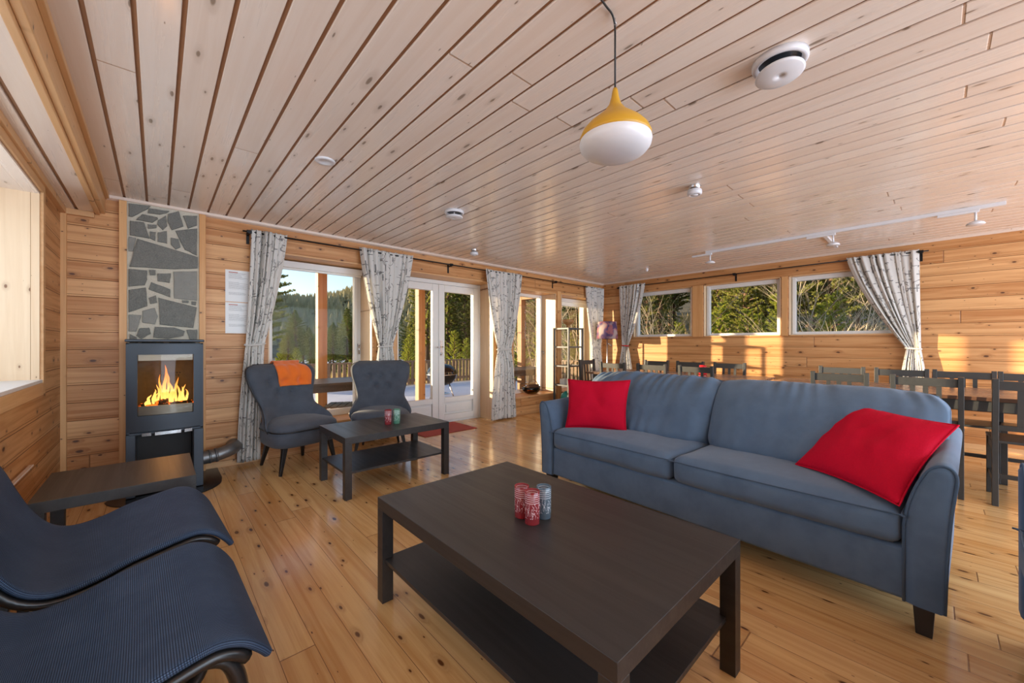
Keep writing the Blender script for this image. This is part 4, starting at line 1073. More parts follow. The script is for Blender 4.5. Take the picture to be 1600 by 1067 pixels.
curtain('patterned white curtain with a red tie beside the first high window', XR, 1, 3.45, 3.97, 2.20, 3.855, 1.09, 0.13, (3.66, 4.02), 0.05, 7, 5, 'tie_red')
curtain('patterned white curtain drawn aside at the right end of the high windows', XR, 1, 0.13, 0.76, 2.195, 0.172, 1.07, 0.12, (0.03, 0.33), 0.05, 9, 6)
def rod(label, p0, p1, brackets, wall_ax, wall):
    t_ = thing('curtain_rod', label, 'curtain rod', (0,0,0))
    b = MB(); b.tube([p0, p1], 0.0075, 10); b.build('pole', 'iron', t_)
    for q in brackets:
        b = MB()
        if wall_ax == 1:
            b.box((q-0.012, wall-0.006, p0[2]-0.10), (q+0.012, wall, p0[2]+0.01)); b.box((q-0.008, p0[1]-0.02, p0[2]-0.022), (q+0.008, wall, p0[2]-0.008)); b.box((q-0.02, p0[1]-0.014, p0[2]-0.014), (q+0.02, p0[1]+0.014, p0[2]+0.014))
        else:
            b.box((wall-0.006, q-0.012, p0[2]-0.10), (wall, q+0.012, p0[2]+0.01)); b.box((p0[0]-0.02, q-0.008, p0[2]-0.022), (wall, q+0.008, p0[2]-0.008)); b.box((p0[0]-0.014, q-0.02, p0[2]-0.014), (p0[0]+0.014, q+0.02, p0[2]+0.014))
        b.build('bracket', 'iron', t_, bevel=0.002)
rod('long black curtain rod above the tall windows and patio door', (0.585, YR, 2.168), (6.33, YR, 2.168), (0.635, 2.87, 4.96), 1, Y1)
rod('black curtain rod above the three high windows', (XR, 0.05, 2.165), (XR, 4.03, 2.165), (0.11, 2.03, 3.99), 0, X1)

# ------------------------------------------------------------------ papers
for k, (z0, z1, lb) in enumerate(((1.515, 1.808, 'white typed notice pinned to the wall above another'), (1.222, 1.508, 'white typed notice pinned to the wall below another'))):
    b = MB(); b.box((0.463, Y1-0.004, z0), (0.672, Y1-0.002, z1)); tag(b.build('wall_notice', 'paper1' if k == 0 else 'paper2'), lb, 'notice')

# ------------------------------------------------------------------ pendant lamp, ceiling fittings
pd = thing('pendant_lamp', 'mustard yellow teardrop pendant lamp with white diffuser hanging on a black cord', 'lamp', (1.209, 0.774, ZC))
b = MB(); b.lathe([(0.006, -0.252), (0.009, -0.262), (0.0125, -0.285), (0.021, -0.312), (0.040, -0.338), (0.068, -0.362), (0.096, -0.386), (0.115, -0.408), (0.1235, -0.428), (0.1245, -0.440)], 48); b.build('shade', 'yellow', pd, solid=0.002)
b = MB(); b.lathe([(0.1245, -0.437), (0.126, -0.447), (0.1225, -0.462), (0.110, -0.477), (0.088, -0.489), (0.055, -0.497), (0.0, -0.50)], 48); b.build('diffuser', 'plastic', pd)
b = MB(); b.tube(catmull([(-0.30, -0.05, -0.004), (-0.20, -0.035, -0.022), (-0.09, -0.017, -0.015), (-0.03, -0.006, -0.006), (-0.004, 0, -0.02), (0, 0, -0.05)], 6) + [Vector((0, 0, -0.26))], 0.0035, 8); b.build('cord', 'rubber', pd)
b = MB(); b.tube(catmull([(0.0, 0, 0.0), (0.001, 0, -0.012), (0.009, 0, -0.02), (0.004, 0, -0.03), (-0.005, 0, -0.026)], 6), 0.0016, 6); b.build('cup_hook', 'steel', pd)

def air_valve(loc, r, label, tilt=0.0, tdir=0.0, drop=0.03, name='ceiling_valve'):
    t_ = thing(name, label, 'ceiling fitting', loc)
    b = MB(); b.lathe([(r*0.72, 0.0), (r, 0.0), (r, -0.018), (r*0.93, -0.026), (r*0.80, -0.022), (r*0.72, 0.0)], 40); b.build('outer_ring', 'plastic', t_)
    b = MB(); b.lathe([(0, -0.004), (r*0.8, -0.004), (r*0.8, -0.008), (0, -0.008)], 32); b.build('dark_throat', 'stove', t_)
    m_ = Matrix.Translation((0, 0, -drop)) @ Matrix.Rotation(tdir, 4, 'Z') @ Matrix.Rotation(tilt, 4, 'X')
    b = MB(); b.lathe([(0, 0.010), (r*0.6, 0.008), (r*0.86, -0.002), (r*0.88, -0.008), (r*0.80, -0.014), (r*0.3, -0.018), (r*0.07, -0.018), (r*0.07, -0.014), (0, -0.014)], 40, mat=m_)
    b.tube([m_ @ Vector((0, 0, 0)), Vector((0, 0, 0.0))], 0.006, 8); b.build('valve_disc', 'plastic', t_)
air_valve((1.885, 0.432, ZC), 0.098, 'large white round ceiling valve with tilted disc, right of the pendant lamp', R(-5), R(-40), 0.052)
air_valve((1.93, 2.86, ZC), 0.085, 'white round ceiling valve left of the pendant lamp above the coffee tables', 0, 0, 0.046)
def puck(loc, r, label):
    t_ = thing('ceiling_spotlight', label, 'lamp', loc)
    b = MB(); b.lathe([(r*0.85, 0), (r*0.85, -0.035), (r*0.8, -0.035), (0, -0.035)], 32); b.build('socket', 'steel', t_)
    b = MB(); b.lathe([(r*0.95, -0.032), (r*1.05, -0.04), (r*1.05, -0.062), (r*0.9, -0.07), (r*0.62, -0.07), (r*0.58, -0.062), (0, -0.062)], 32); b.build('rim', 'plastic', t_)
    b = MB(); b.lathe([(r*0.55, -0.064), (r*0.5, -0.071), (0, -0.074)], 24); b.build('lens', 'plastic', t_)
puck((2.925, 1.20, ZC), 0.048, 'small round surface ceiling spotlight in the middle of the ceiling')
puck((2.90, 3.86, ZC), 0.048, 'small round surface ceiling spotlight near the patio door')
b = MB(); b.lathe([(0, -0.003), (0.028, -0.004), (0.032, -0.010), (0.055, -0.010), (0.060, -0.006), (0.060, 0.0)], 36); o = b.build('ceiling_vent_disc', 'plastic'); o.location = (0.79, 2.624, ZC); tag(o, 'flat white recessed disc in the ceiling above the stove side of the room', 'ceiling fitting')  # vent disc, not a lamp
b = MB(); b.lathe([(0.022, 0), (0.022, -0.03), (0.014, -0.045), (0, -0.047)], 20); o = b.build('ceiling_sensor', 'plastic'); o.location = (5.6, 3.02, ZC); tag(o, 'tiny white ceiling sensor near the far corner of the room', 'sensor')
tk = thing('track_light', 'white ceiling track with three hanging spotlights over the dining tables', 'lamp', (5.12, 0.8, ZC))
b = MB(); b.box((-0.017, -1.19, -0.03), (0.017, 1.16, 0)); b.build('track', 'plastic', tk, bevel=0.002)
b = MB(); b.box((0.017, -0.017, -0.022), (0.86, 0.017, 0)); b.build('side_track', 'plastic', tk, bevel=0.002)
for yy in (-1.03, -0.09, 1.11):
    b = MB(); b.box((-0.016, yy-0.02, -0.052), (0.016, yy+0.22, -0.03)); ad = b.build('adapter', 'plastic', tk, bevel=0.003)
    b = MB(); b.tube([(0, yy, -0.05), (0, yy, -0.125)], 0.008, 10); b.build('stem', 'plastic', ad)
    b = MB(); b.lathe([(0, 0.0), (0.022, -0.003), (0.050, -0.018), (0.056, -0.032), (0.05, -0.036), (0.0, -0.034)], 28, c=(0, yy, -0.122)); b.build('spot_head', 'plastic', ad)

# ------------------------------------------------------------------ shelf tower, bowls, floor lamp
M['shelfmetal'] = plain('grey_black_metal', (0.10, 0.105, 0.11), 0.35, 0.3)
sh = thing('shelf_tower', 'slim open black metal shelf tower before the corner windows', 'shelf', (4.85, 3.96, 0))
for xx in (0, 0.36):
    for yy in (0, 0.30):
        b = MB(); b.box((xx-0.014, yy-0.014, 0), (xx+0.014, yy+0.014, 1.385)); b.build('upright', 'shelfmetal', sh, bevel=0.002)
for zz in (0.12, 0.45, 0.76, 1.07, 1.37):
    b = MB()
    b.box((-0.012, 0.014, zz-0.012), (0.012, 0.286, zz+0.012)); b.box((0.348, 0.014, zz-0.012), (0.372, 0.286, zz+0.012)); b.box((0.014, -0.012, zz-0.012), (0.346, 0.012, zz+0.012)); b.box((0.014, 0.288, zz-0.012), (0.346, 0.312, zz+0.012))
    b.box((0.012, 0.012, zz-0.004), (0.348, 0.288, zz+0.003)); b.build('shelf', 'shelfmetal', sh)
b = MB(); b.lathe([(0, 0), (0.045, 0), (0.047, 0.006), (0.030, 0.012), (0.026, 0.045), (0.035, 0.065), (0.075, 0.085), (0.092, 0.115), (0.098, 0.15), (0.094, 0.15), (0.086, 0.118), (0.07, 0.092), (0, 0.075)], 36)
o = b.build('wooden_bowl', 'bowlwood'); o.location = (5.03, 4.11, 1.375); tag(o, 'footed turned wooden bowl on top of the shelf tower', 'bowl')
b = MB(); b.lathe([(0, 0), (0.06, 0.004), (0.10, 0.03), (0.115, 0.075), (0.10, 0.125), (0.055, 0.155), (0, 0.16)], 28); o = b.build('teal_pot', 'teal'); o.location = (5.0, 4.09, 0.132)
o.scale = (1.1, 1.1, 1.35); tag(o, 'rounded teal container low in the shelf tower behind the sofa arm', 'container')
b = MB(); b.box((-0.06, -0.05, 0), (0.06, 0.05, 0.09)); o = b.build('white_box', 'white', bevel=0.003); o.location = (4.99, 4.16, 0.454); tag(o, 'small pale box on the lowest visible level of the shelf tower', 'box')
# amber bowl on the sill with a wicker basket inside
b = MB(); b.lathe([(0, 0), (0.09, 0.0), (0.13, 0.02), (0.17, 0.06), (0.188, 0.115), (0.182, 0.115), (0.165, 0.065), (0.125, 0.028), (0, 0.012)], 36, sy=0.72)
o = b.build('glass_bowl', 'amber'); o.location = (4.62, 4.56, 0.293); tag(o, 'amber glass bowl on the sill behind the third curtain', 'bowl')
b = MB(); b.lathe([(0, 0.0), (0.07, 0.0), (0.11, 0.05), (0.122, 0.13), (0.116, 0.13), (0.105, 0.055), (0.0, 0.01)], 24, sy=0.62)
b.tube(catmull([(-0.118, 0, 0.125), (-0.09, 0, 0.17), (-0.03, 0, 0.21), (0.03, 0, 0.21), (0.09, 0, 0.17), (0.118, 0, 0.125)], 5), 0.006, 6)
for i in range(24):
    a = 2*PI*i/24; b.tube([(0.113*math.cos(a), 0.07*math.sin(a), 0.05), (0.124*math.cos(a), 0.078*math.sin(a), 0.132)], 0.004, 5)
o = b.build('wicker_basket', 'wicker'); o.location = (4.65, 4.56, 0.308); tag(o, 'small dark wicker basket sitting in the amber bowl', 'basket')

lp = thing('floor_lamp', 'floor lamp with pink and purple floral drum shade in the room corner', 'lamp', (6.08, 4.06, 0))
b = MB(); b.lathe([(0, 0), (0.13, 0), (0.13, 0.018), (0.02, 0.03), (0, 0.03)], 32); b.build('base', 'steel', lp)
b = MB(); b.tube([(0, 0, 0.02), (0, 0, 1.45)], 0.010, 12); b.build('pole', 'steel', lp)
b = MB(); b.lathe([(0.19, 1.215), (0.165, 1.525)], 48); b.build('lamp_shade', 'shade', lp, solid=0.003)
b = MB(); b.tube([(0, 0, 1.13), (0.05, -0.02, 1.12), (0.09, -0.03, 1.10)], 0.006, 8); b.lathe([(0, 0.012), (0.03, 0.008), (0.034, 0), (0, -0.004)], 20, c=(0.09, -0.03, 1.095)); b.build('reading_arm', 'steel', lp)

b = MB(); b.box((0, 0, 0), (0.78, 0.56, 0.008)); o = b.build('door_mat', 'redrug', bevel=0.003); o.location = (2.37, 4.13, 0.0); tag(o, 'thin red mat on the floor inside the patio door', 'mat')

# ------------------------------------------------------------------ dining tables and chairs
def dining_table(label, x0, x1, y0, y1):
    cx, cy = (x0+x1)/2, (y0+y1)/2; w, d = (x1-x0)/2, (y1-y0)/2
    t_ = thing('dining_table', label, 'table', (cx, cy, 0))
    b = MB(); b.box((-w, -d, 0.71), (w, d, 0.737)); b.build('tabletop', 'tabletop', t_, bevel=0.003)
    b = MB(); b.box((-w+0.06, -d+0.10, 0.63), (-w+0.08, d-0.10, 0.71)); b.box((w-0.08, -d+0.10, 0.63), (w-0.06, d-0.10, 0.71)); b.box((-w+0.08, -d+0.10, 0.63), (w-0.08, -d+0.12, 0.71)); b.box((-w+0.08, d-0.12, 0.63), (w-0.08, d-0.10, 0.71)); b.build('apron', 'blackpaint', t_)
    for sx in (-1, 1):
        for sy in (-1, 1):
            b = MB(); b.frame((sx*(w-0.075), sy*(d-0.115), 0.71), (sx*(w-0.075), sy*(d-0.115), 0), 0.06, 0.06); b.build('leg', 'blackpaint', t_, bevel=0.003)
dining_table('brown dining table behind the left half of the sofa', 4.42, 5.32, 1.26, 3.30)
dining_table('brown dining table at the right behind the sofa, lit by low sun', 4.42, 5.32, -1.15, 1.16)
def chair_proto(label, loc, rz):
    t_ = thing('dining_chair', label, 'chair', loc, rz, None)   # seat towards +x, back posts near x=0
    w = 0.175; m = 'blackpaint'
    b = MB(); b.prism([(0.012, -w-0.005), (0.40, -w-0.02), (0.40, w+0.02), (0.012, w+0.005)], 2, 0.435, 0.453); b.build('seat', m, t_, bevel=0.004)
    for s in (-1, 1):
        b = MB(); b.frame((0.0, s*w, 0), (0.0, s*w, 0.44), 0.038, 0.03, Vector((0,1,0))); b.frame((0.0, s*w, 0.44), (-0.035, s*w, 0.884), 0.038, 0.03, Vector((0,1,0))); b.build('leg', m, t_, bevel=0.002)
        b = MB(); b.frame((0.375, s*w, 0), (0.375, s*w, 0.435), 0.034, 0.034); b.build('leg', m, t_, bevel=0.002)
        b = MB(); b.frame((0.01, s*w, 0.17), (0.365, s*w, 0.17), 0.018, 0.03); b.build('stretcher', m, t_)
        b = MB(); b.frame((0.01, s*w, 0.40), (0.365, s*w, 0.40), 0.018, 0.06); b.build('seat_rail', m, t_)
    b = MB(); b.frame((0.19, -w, 0.17), (0.19, w, 0.17), 0.018, 0.03); b.build('stretcher', m, t_)
    b = MB(); b.frame((-0.030, -w+0.015, 0.838), (-0.030, w-0.015, 0.838), 0.018, 0.062, Vector((-0.08,0,1))); b.build('top_rail', m, t_, bevel=0.002)
    b = MB(); b.frame((-0.006, -w+0.015, 0.545), (-0.006, w-0.015, 0.545), 0.018, 0.035, Vector((-0.08,0,1))); b.build('lower_rail', m, t_, bevel=0.002)
    for s in (-1, 0, 1):
        b = MB(); b.frame((-0.008, s*0.068, 0.555), (-0.028, s*0.068, 0.815), 0.012, 0.028, Vector((0,1,0))); b.build('slat', m, t_)
    return t_
near = [(4.42, 2.85, 'black dining chair seen just above the left end of the sofa back'), (4.42, 2.31, 'black dining chair behind the middle of the left sofa cushion, near side of the table'),
        (4.42, 1.79, 'sunlit black dining chair over the gap between the sofa cushions, near side of the table'), (4.30, 0.555, 'dining chair above the right sofa cushion, near side of the table'),
        (4.30, 0.05, 'greyish sunlit dining chair just right of the end of the sofa back'), (4.30, -0.455, 'black dining chair at the right edge of the photo, near side of the table')]
far = [(5.40, 2.78, 'pale sunlit dining chair beyond the table under the first high window'), (5.40, 2.29, 'black dining chair beyond the table under the second high window'),
       (5.40, 1.79, 'black dining chair beyond the table showing its three slats above the sofa'), (5.36, 0.68, 'dining chair beyond the table under the left part of the third high window'),
       (5.36, 0.23, 'dining chair beyond the table in front of the right-hand curtain'), (5.36, -0.17, 'black dining chair beyond the table against the brightest sun patch'),
       (5.36, -0.555, 'black dining chair beyond the table, farthest right')]
ch0 = chair_proto(near[0][2], (near[0][0], near[0][1], 0), 0)
for x_, y_, lb in near[1:]: dup(ch0, (x_, y_, 0), rnd.uniform(-.03, .03), lb)
for x_, y_, lb in far: dup(ch0, (x_, y_, 0), PI + rnd.uniform(-.03, .03), lb)
dup(ch0, (4.92, 3.62, 0), R(-90), 'black dining chair at the table head next to the shelf tower')
b = MB(); b.lathe([(0, 0), (0.045, 0), (0.05, 0.01), (0.05, 0.085), (0.04, 0.10), (0.04, 0.115), (0, 0.12)], 24); o = b.build('red_jar', 'redjar'); o.location = (5.1, 1.99, 0.738); tag(o, 'small red jar on the dining table behind the sofa', 'jar')

# ------------------------------------------------------------------ terrace
DZ = -0.10
b = MB(); b.box((-3.0, YG+0.12, DZ-0.05), (9.5, 10.6, DZ)); tag(b.build('terrace_deck', 'decking'), None, None); bpy.data.objects['terrace_deck']['kind'] = 'structure'
b = MB()
def snowp(x0, x1, y0, y1, h):
    def fn(u, v):
        e = (1-abs(2*u-1)**4)*(1-abs(2*v-1)**4)
        x_ = x0+(x1-x0)*u; y_ = y0+(y1-y0)*v
        return (x_+0.1*noise.noise(Vector((y_*2, 1, x0))), y_+0.1*noise.noise(Vector((x_*2, 3, 0))), DZ-0.01+h*e**0.4*(0.8+0.4*noise.noise(Vector((x_, y_, 0)))))
    b.grid(fn, 40, 30)
snowp(0.5, 8.8, 7.3, 10.4, 0.06)
tag(b.build('terrace_snow', 'snow'), 'patchy snow lying on the outer terrace boards', 'snow', kind='stuff')
def railing(p0, p1, label, n):
    p0 = Vector(p0); p1 = Vector(p1); d = p1-p0; L_ = d.length; u = d.normalized()
    t_ = thing('terrace_railing', label, 'railing', p0, math.atan2(d.y, d.x))
    b = MB(); b.box((0, -0.05, 0.70), (L_, 0.05, 0.735)); b.build('top_rail', 'rail', t_)
    b = MB(); b.box((0, -0.02, 0.12), (L_, 0.02, 0.20)); b.build('bottom_rail', 'rail', t_)
    for i in range(n):
        x_ = (i+0.5)*L_/n; b = MB(); b.box((x_-0.04, -0.045, 0.04), (x_+0.04, -0.022, 0.70)); b.build('picket', 'rail', t_)
railing((2.6, 10.3, DZ), (9.0, 10.3, DZ), 'weathered wooden picket railing across the far side of the terrace', 50)
railing((9.0, 10.3, DZ), (9.0, 5.0, DZ), 'weathered wooden picket railing along the right side of the terrace', 40)
for x_, lb in ((0.66, 'timber terrace post just outside the left of the first tall window'), (1.835, 'timber terrace post seen through the tall window beside the stove'), (3.50, 'timber terrace post seen through the patio door'), (6.03, 'timber terrace post seen through the window behind the amber bowl')):
    b = MB(); b.box((-0.065, -0.065, 0), (0.065, 0.065, 2.24-DZ)); o = b.build('terrace_post', 'post', bevel=0.004); o.location = (x_, 6.27, DZ); tag(o, lb, 'post')
rf_ = thing('terrace_roof', 'wooden canopy roof over the inner terrace with its edge beam', 'roof', (3.0, 5.6, 2.24))
b = MB(); b.box((-6.0, 0.60, 0.0), (6.2, 0.74, 0.15)); b.build('edge_beam', 'post', rf_)
b = MB(); b.box((2.97, -0.72, -0.14), (3.09, 0.60, 0.0)); b.build('cross_beam', 'post', rf_)
b = MB(); b.box((-6.0, -0.74, 0.15), (6.2, 0.95, 0.19)); b.build('roof_boards', 'trim_x', rf_)
# kettle grill
gr = thing('kettle_grill', 'round black kettle barbecue on the terrace outside the patio door', 'grill', (4.32, 6.85, DZ+0.05))
b = MB(); b.lathe([(0, 0.32), (0.12, 0.33), (0.22, 0.38), (0.29, 0.47), (0.31, 0.55)], 36); b.build('bowl', 'grill', gr)
b = MB(); b.lathe([(0.315, 0.55), (0.305, 0.60), (0.26, 0.68), (0.18, 0.735), (0.08, 0.76), (0, 0.765)], 36); b.build('lid', 'grill', gr)
b = MB(); b.lathe([(0.312, 0.543), (0.320, 0.55), (0.312, 0.557)], 36); b.build('rim', 'steel', gr)
b = MB(); b.tube(catmull([(-0.06, 0, 0.755), (-0.05, 0, 0.79), (0.05, 0, 0.79), (0.06, 0, 0.755)], 5), 0.012, 8); b.build('lid_handle', 'legblack', gr)
for a in (R(-60), R(60), R(180)):
    b = MB(); b.tube([(0.16*math.cos(a), 0.16*math.sin(a), 0.38), (0.30*math.cos(a), 0.30*math.sin(a), 0.0)], 0.012, 8); b.build('leg', 'steel', gr)
b = MB(); b.lathe([(0, 0.14), (0.17, 0.15), (0.18, 0.16)], 24); b.build('ash_tray', 'steel', gr)
# patio tables and chairs
def patio_table(label, loc, w, d, rz=0, h=0.72):
    t_ = thing('patio_table', label, 'table', loc, rz)
    b = MB()
    for i in range(8):
        y_ = -d/2+d*i/8; b.box((-w/2, y_+0.004, h-0.03), (w/2, y_+d/8-0.004, h))
    b.build('tabletop', 'patio', t_); b = MB(); b.box((-w/2+0.05, -d/2+0.05, h-0.12), (w/2-0.05, -d/2+0.07, h-0.03)); b.box((-w/2+0.05, d/2-0.07, h-0.12), (w/2-0.05, d/2-0.05, h-0.03)); b.box((-w/2+0.05, -d/2+0.07, h-0.12), (-w/2+0.07, d/2-0.07, h-0.03)); b.box((w/2-0.07, -d/2+0.07, h-0.12), (w/2-0.05, d/2-0.07, h-0.03)); b.build('apron', 'patio', t_)
    for sx in (-1, 1):
        for sy in (-1, 1): b = MB(); b.frame((sx*(w/2-0.08), sy*(d/2-0.08), h-0.03), (sx*(w/2-0.08), sy*(d/2-0.08), 0), 0.07, 0.07); b.build('leg', 'patio', t_)
patio_table('dark patio table outside the tall window behind the wing chairs', (1.95, 5.62, DZ), 1.3, 0.8)
patio_table('grey patio table outside the window behind the amber bowl', (5.45, 5.75, DZ), 1.5, 0.8)
def patio_chair(label, loc, rz, mat):
    t_ = thing('patio_chair', label, 'chair', loc, rz)
    b = MB()
    for i in range(5): b.box((0.02+0.085*i, -0.22, 0.41), (0.095+0.085*i, 0.22, 0.43))
    b.build('seat', mat, t_)
    b = MB()
    for i in range(4): b.box((-0.02-0.016*i, -0.22, 0.52+0.095*i), (-0.004-0.016*i, 0.22, 0.60+0.095*i))
    b.build('backrest', mat, t_)
    for s in (-1, 1):
        b = MB(); b.frame((0.0, s*0.22, 0), (0.0, s*0.22, 0.43), 0.03, 0.04); b.frame((0.0, s*0.22, 0.43), (-0.08, s*0.22, 0.90), 0.03, 0.04); b.build('leg', mat, t_)
        b = MB(); b.frame((0.42, s*0.22, 0), (0.42, s*0.22, 0.42), 0.03, 0.04); b.build('leg', mat, t_)
patio_chair('dark patio chair tucked at the patio table by the terrace post', (2.02, 5.16, DZ), R(150), 'patio')
patio_chair('brown slatted patio chair beyond the grey patio table', (5.65, 6.75, DZ), R(-90), 'rail')
patio_chair('brown patio chair at the near side of the grey patio table', (5.60, 5.20, DZ), R(88), 'rail')

# ------------------------------------------------------------------ landscape
def hgt(x, y):
    dx_, dy_ = x, y-4.4; r_ = math.hypot(x, y); az = math.degrees(math.atan2(x, y))
    z = -0.6 - 2.4*min(1, max(0, (r_-11)/45))
    # hill skyline rises to the right
    def sm(a, b_, t_): t_ = max(0, min(1, (t_-a)/(b_-a))); return t_*t_*(3-2*t_)
    sk_ = 0.095 + 0.10*sm(14, 34, az) + 0.05*sm(30, 60, az)
    if az < 5: sk_ = 0.095*sm(-60, 5, az)*0.6+0.02
    if az > 120 or az < -75: sk_ = 0.03
    far = sm(110, 380, r_)*(sk_*400)
    z += far*(1+0.12*noise.noise(Vector((az*0.13, r_*0.008, 2))))
    e = sm(48, 62, az)*(1-sm(125, 150, az))
    z += e*(sm(9, 60, r_)*9.0 + sm(50, 200, r_)*22)
    z += 0.25*noise.noise(Vector((x*0.15, y*0.15, 0)))*min(1, max(0, (r_-11)/8))
    return z
b = MB()
radii = [9.5, 11, 13, 16, 20, 25, 32, 42, 55, 75, 100, 130, 165, 205, 250, 300, 350, 400, 460, 600]
NA = 120
rings = []
for r_ in radii:
    rings.append([])
    for i in range(NA):
        a = R(-180+360*i/NA); x_, y_ = r_*math.sin(a), r_*math.cos(a)
        z = hgt(x_, y_) if r_ > 9.6 else -0.6
        rings[-1].append(b.bm.verts.new((x_, y_, z)))
for i in range(len(rings)-1):
    for j in range(NA): b.face([rings[i][j], rings[i][(j+1)%NA], rings[i+1][(j+1)%NA], rings[i+1][j]], 0, True)
b.face(rings[0], 0)
o = b.build('ground', 'ground'); o['kind'] = 'structure'
# snow-covered river flat / road across the valley floor
b = MB(); b.grid(lambda u, v: ((-40+190*u), 88+26*v-18*u + 3*math.sin(u*9), -2.86), 40, 3); tag(b.build('snowy_field', 'snow'), 'snow-covered strip on the valley floor seen through the tall windows', 'snow', kind='stuff')

def conifer(seed, h, kind):
    """needle sprays on real branches; returns foliage mesh + trunk mesh builders"""
    r_ = random.Random(seed); F = MB(); T = MB()
    T.tube([(0, 0, -0.3), (0.02*h*r_.uniform(-1,1)*0.3, 0, h*0.5), (0, 0, h*0.97)], [0.018*h, 0.012*h, 0.002*h], 7)
    nb = 110 if kind != 'young' else 60
    z0 = {'pine': 0.30, 'spruce': 0.08, 'young': 0.04}[kind]
    for i in range(nb):
        f_ = i/nb; z = h*(z0+(0.97-z0)*f_)
        if kind == 'pine': ln = h*0.17*(math.sin(PI*min(1, 0.22+f_*0.82))**0.7)*r_.uniform(0.65, 1.2)
        elif kind == 'spruce': ln = h*0.20*(1-f_)**0.85*r_.uniform(0.75, 1.1)+0.03*h
        else: ln = h*0.24*(1-f_)**0.8*r_.uniform(0.8, 1.1)+0.04*h
        az = i*2.399+r_.uniform(-.3, .3); up = {'pine': 0.25, 'spruce': -0.25, 'young': 0.55}[kind]
        d = Vector((math.cos(az), math.sin(az), up)).normalized(); base = Vector((0, 0, z))
        T.frame(base, base+d*ln*0.9, 0.006*h, 0.006*h, Vector((0,0,1)), 0.001*h, 0.001*h)
        ns = 12
        for q in range(ns):
            t_ = 0.25+0.8*q/ns; c_ = base+d*ln*t_+Vector((0, 0, -0.04*ln*t_*t_*(1 if kind == 'spruce' else -1)))
            s = (0.021 if kind == 'pine' else (0.019 if kind == 'spruce' else 0.028))*h*(1.15-0.45*t_)
            for m_ in range(8):
                dirn = (d*0.6 + Vector((r_.uniform(-1,1), r_.uniform(-1,1), r_.uniform(-0.3,0.8)))).normalized()
                side = dirn.cross(Vector((r_.uniform(-1,1), r_.uniform(-1,1), r_.uniform(-1,1)))).normalized()*s*0.30
                tip = c_+dirn*s
                v = [F.bm.verts.new(p) for p in (c_-side*0.4, c_+dirn*s*0.5+side, tip, c_+dirn*s*0.5-side)]
                F.face(v)
    return F, T
protos = {}
def make_tree(kind, seed, h, name, label, cat, group, loc, rz, sc):
    F, T = conifer(seed, h, kind)
    t_ = thing(name, label, cat, loc, rz, group); t_.scale = (sc,)*3
    F.build('foliage', kind, t_, recalc=False); T.build('trunk', 'bark', t_)
    return t_
GROUPS = {
 'A': ('evergreen tree in the woods seen through the tall window beside the stove', 'evergreens outside the window beside the stove'),
 'B': ('evergreen tree in the woods seen through the glazed patio door', 'evergreens outside the patio door'),
 'C': ('evergreen tree seen through the two corner windows behind the shelf tower', 'evergreens outside the corner windows'),
 'D': ('evergreen tree on the slope seen through the high dining windows', 'evergreens outside the high dining windows')}
PR = {}
rt_ = random.Random(21)
def plant(zone, az, r_, kind, hh):
    x_, y_ = r_*math.sin(R(az)), r_*math.cos(R(az)); z = hgt(x_, y_)
    sd_ = rt_.randint(0, 2) if kind != 'young' else rt_.randint(0, 1); key = (kind, sd_)
    nm = {'pine': 'pine_tree', 'spruce': 'spruce_tree', 'young': 'young_pine'}[kind]
    lb, gp = GROUPS[zone]
    if kind == 'young': lb = lb.replace('evergreen tree', 'bright young pine'); gp = 'young ' + gp
    base_h = 8.0 if kind != 'young' else 3.0
    sc = hh/base_h; loc = (x_, y_, z)
    if key not in PR:
        PR[key] = make_tree(kind, 100+sd_*7+len(kind), base_h, nm, lb, 'tree', gp, loc, rt_.uniform(0, 6.28), sc); return
    o = dup(PR[key], loc, rt_.uniform(0, 6.28), lb, (sc,)*3); o['group'] = gp
for i in range(30): plant('A', rt_.uniform(7, 22), rt_.uniform(34, 85), rt_.choice(['pine', 'pine', 'spruce']), rt_.uniform(4.5, 7.2))
plant('A', 9.0, 15, 'pine', 6.3)
for i in range(26): plant('B', rt_.uniform(25, 39), rt_.uniform(26, 75), rt_.choice(['pine', 'spruce', 'pine']), rt_.uniform(7.5, 11.5))
for i in range(8): plant('B', rt_.uniform(27, 38), rt_.uniform(14, 22), 'young', rt_.uniform(1.6, 2.6))
for i in range(6): plant('A', rt_.uniform(9, 21), rt_.uniform(16, 28), 'young', rt_.uniform(1.4, 2.2))
for i in range(16): plant('C', rt_.uniform(41, 54), rt_.uniform(17, 50), rt_.choice(['pine', 'spruce']), rt_.uniform(6.5, 10.5))
for i in range(6): plant('C', rt_.uniform(41, 54), rt_.uniform(12, 16), 'young', rt_.uniform(1.8, 2.8))
for i in range(46):
    r_ = rt_.uniform(15, 48); plant('D', rt_.uniform(58, 89), r_, rt_.choice(['pine', 'pine', 'spruce']), rt_.uniform(5.5, 9))
for i in range(9): plant('D', rt_.uniform(59, 84), rt_.uniform(11.5, 14.5), 'young', rt_.uniform(2.3, 3.3))

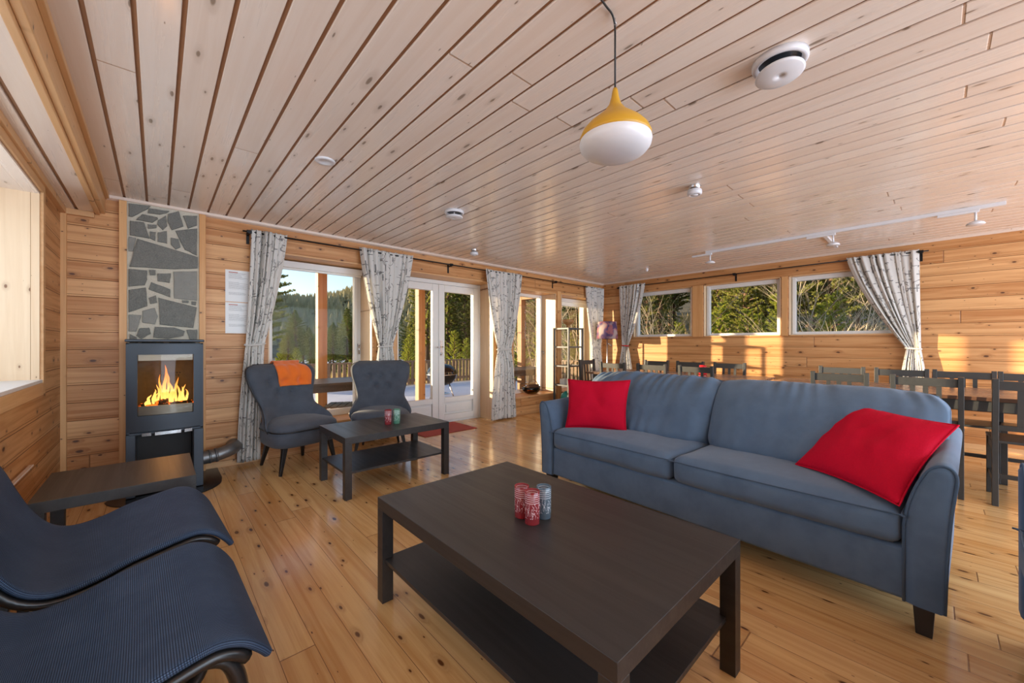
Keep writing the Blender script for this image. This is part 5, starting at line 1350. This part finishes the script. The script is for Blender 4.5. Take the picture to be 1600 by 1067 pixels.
def bare_tree(seed, h):
    r_ = random.Random(seed); T = MB()
    def br(p, d, ln, rad, depth):
        pts = [p]; q = p; dd_ = d
        for i in range(4):
            dd_ = (dd_ + Vector((r_.uniform(-1,1), r_.uniform(-1,1), r_.uniform(-0.2,0.6)))*0.16).normalized(); q = q+dd_*ln/4; pts.append(q)
        T.tube(pts, [rad*(1-0.16*i) for i in range(5)], 5 if depth < 2 else 3, cap=False)
        if depth < 3:
            for i in range(5 if depth == 0 else 4):
                k_ = r_.randint(1, 4); nd = (dd_*0.7 + Vector((r_.uniform(-1,1), r_.uniform(-1,1), r_.uniform(-0.1,0.8)))*0.8).normalized()
                br(pts[k_], nd, ln*r_.uniform(0.5, 0.72), rad*(1-0.16*k_)*0.6, depth+1)
    for s in range(3): br(Vector((0.1*s, 0.08*s, -0.2)), Vector((r_.uniform(-.35,.35), r_.uniform(-.35,.35), 1)).normalized(), h*0.62, 0.026, 0)
    return T
bt = None
for i, (az, r_, lb) in enumerate(((62.5, 10.4, 'bare pale tree outside the first high window'), (65.5, 11.6, 'bare pale tree outside the first high window, farther back'), (79.6, 9.6, 'bare pale tree at the left of the third high window'), (81.6, 10.6, 'bare pale tree in the middle of the third high window'), (84.5, 12.4, 'bare pale tree behind the right-hand curtain'), (52.5, 11.8, 'golden bare tree outside the corner window'), (46.0, 12.5, 'golden bare tree outside the window behind the amber bowl'))):
    x_, y_ = r_*math.sin(R(az)), r_*math.cos(R(az)); loc = (x_, y_, hgt(x_, y_))
    if i == 0: T = bare_tree(5, 4.2); bt = T.build('bare_tree', 'birch'); bt.location = loc; tag(bt, lb, 'tree')
    else: dup(bt, loc, i*1.3, lb, (0.9+0.05*i,)*3)
# low brush along the terrace and far forest cover
b = MB(); rr = random.Random(4)
for i in range(2600):
    az = rr.uniform(5, 92); r_ = rr.uniform(11.3, 40)**1.0; x_, y_ = r_*math.sin(R(az)), r_*math.cos(R(az))
    if x_ < 9.4 and y_ < 10.7: continue
    z = hgt(x_, y_); hh = rr.uniform(0.25, 0.8)
    for q in range(4):
        d_ = Vector((rr.uniform(-.5,.5), rr.uniform(-.5,.5), 1)).normalized()*hh; s_ = Vector((rr.uniform(-1,1), rr.uniform(-1,1), 0)).normalized()*0.05
        p = Vector((x_+rr.uniform(-.2,.2), y_+rr.uniform(-.2,.2), z)); v = [b.bm.verts.new(c) for c in (p-s_*0.3, p+d_*0.5+s_, p+d_, p+d_*0.5-s_)]; b.face(v)
tag(b.build('dry_brush', 'bush', recalc=False), 'dry golden brush and heather around the terrace', 'undergrowth', kind='stuff')
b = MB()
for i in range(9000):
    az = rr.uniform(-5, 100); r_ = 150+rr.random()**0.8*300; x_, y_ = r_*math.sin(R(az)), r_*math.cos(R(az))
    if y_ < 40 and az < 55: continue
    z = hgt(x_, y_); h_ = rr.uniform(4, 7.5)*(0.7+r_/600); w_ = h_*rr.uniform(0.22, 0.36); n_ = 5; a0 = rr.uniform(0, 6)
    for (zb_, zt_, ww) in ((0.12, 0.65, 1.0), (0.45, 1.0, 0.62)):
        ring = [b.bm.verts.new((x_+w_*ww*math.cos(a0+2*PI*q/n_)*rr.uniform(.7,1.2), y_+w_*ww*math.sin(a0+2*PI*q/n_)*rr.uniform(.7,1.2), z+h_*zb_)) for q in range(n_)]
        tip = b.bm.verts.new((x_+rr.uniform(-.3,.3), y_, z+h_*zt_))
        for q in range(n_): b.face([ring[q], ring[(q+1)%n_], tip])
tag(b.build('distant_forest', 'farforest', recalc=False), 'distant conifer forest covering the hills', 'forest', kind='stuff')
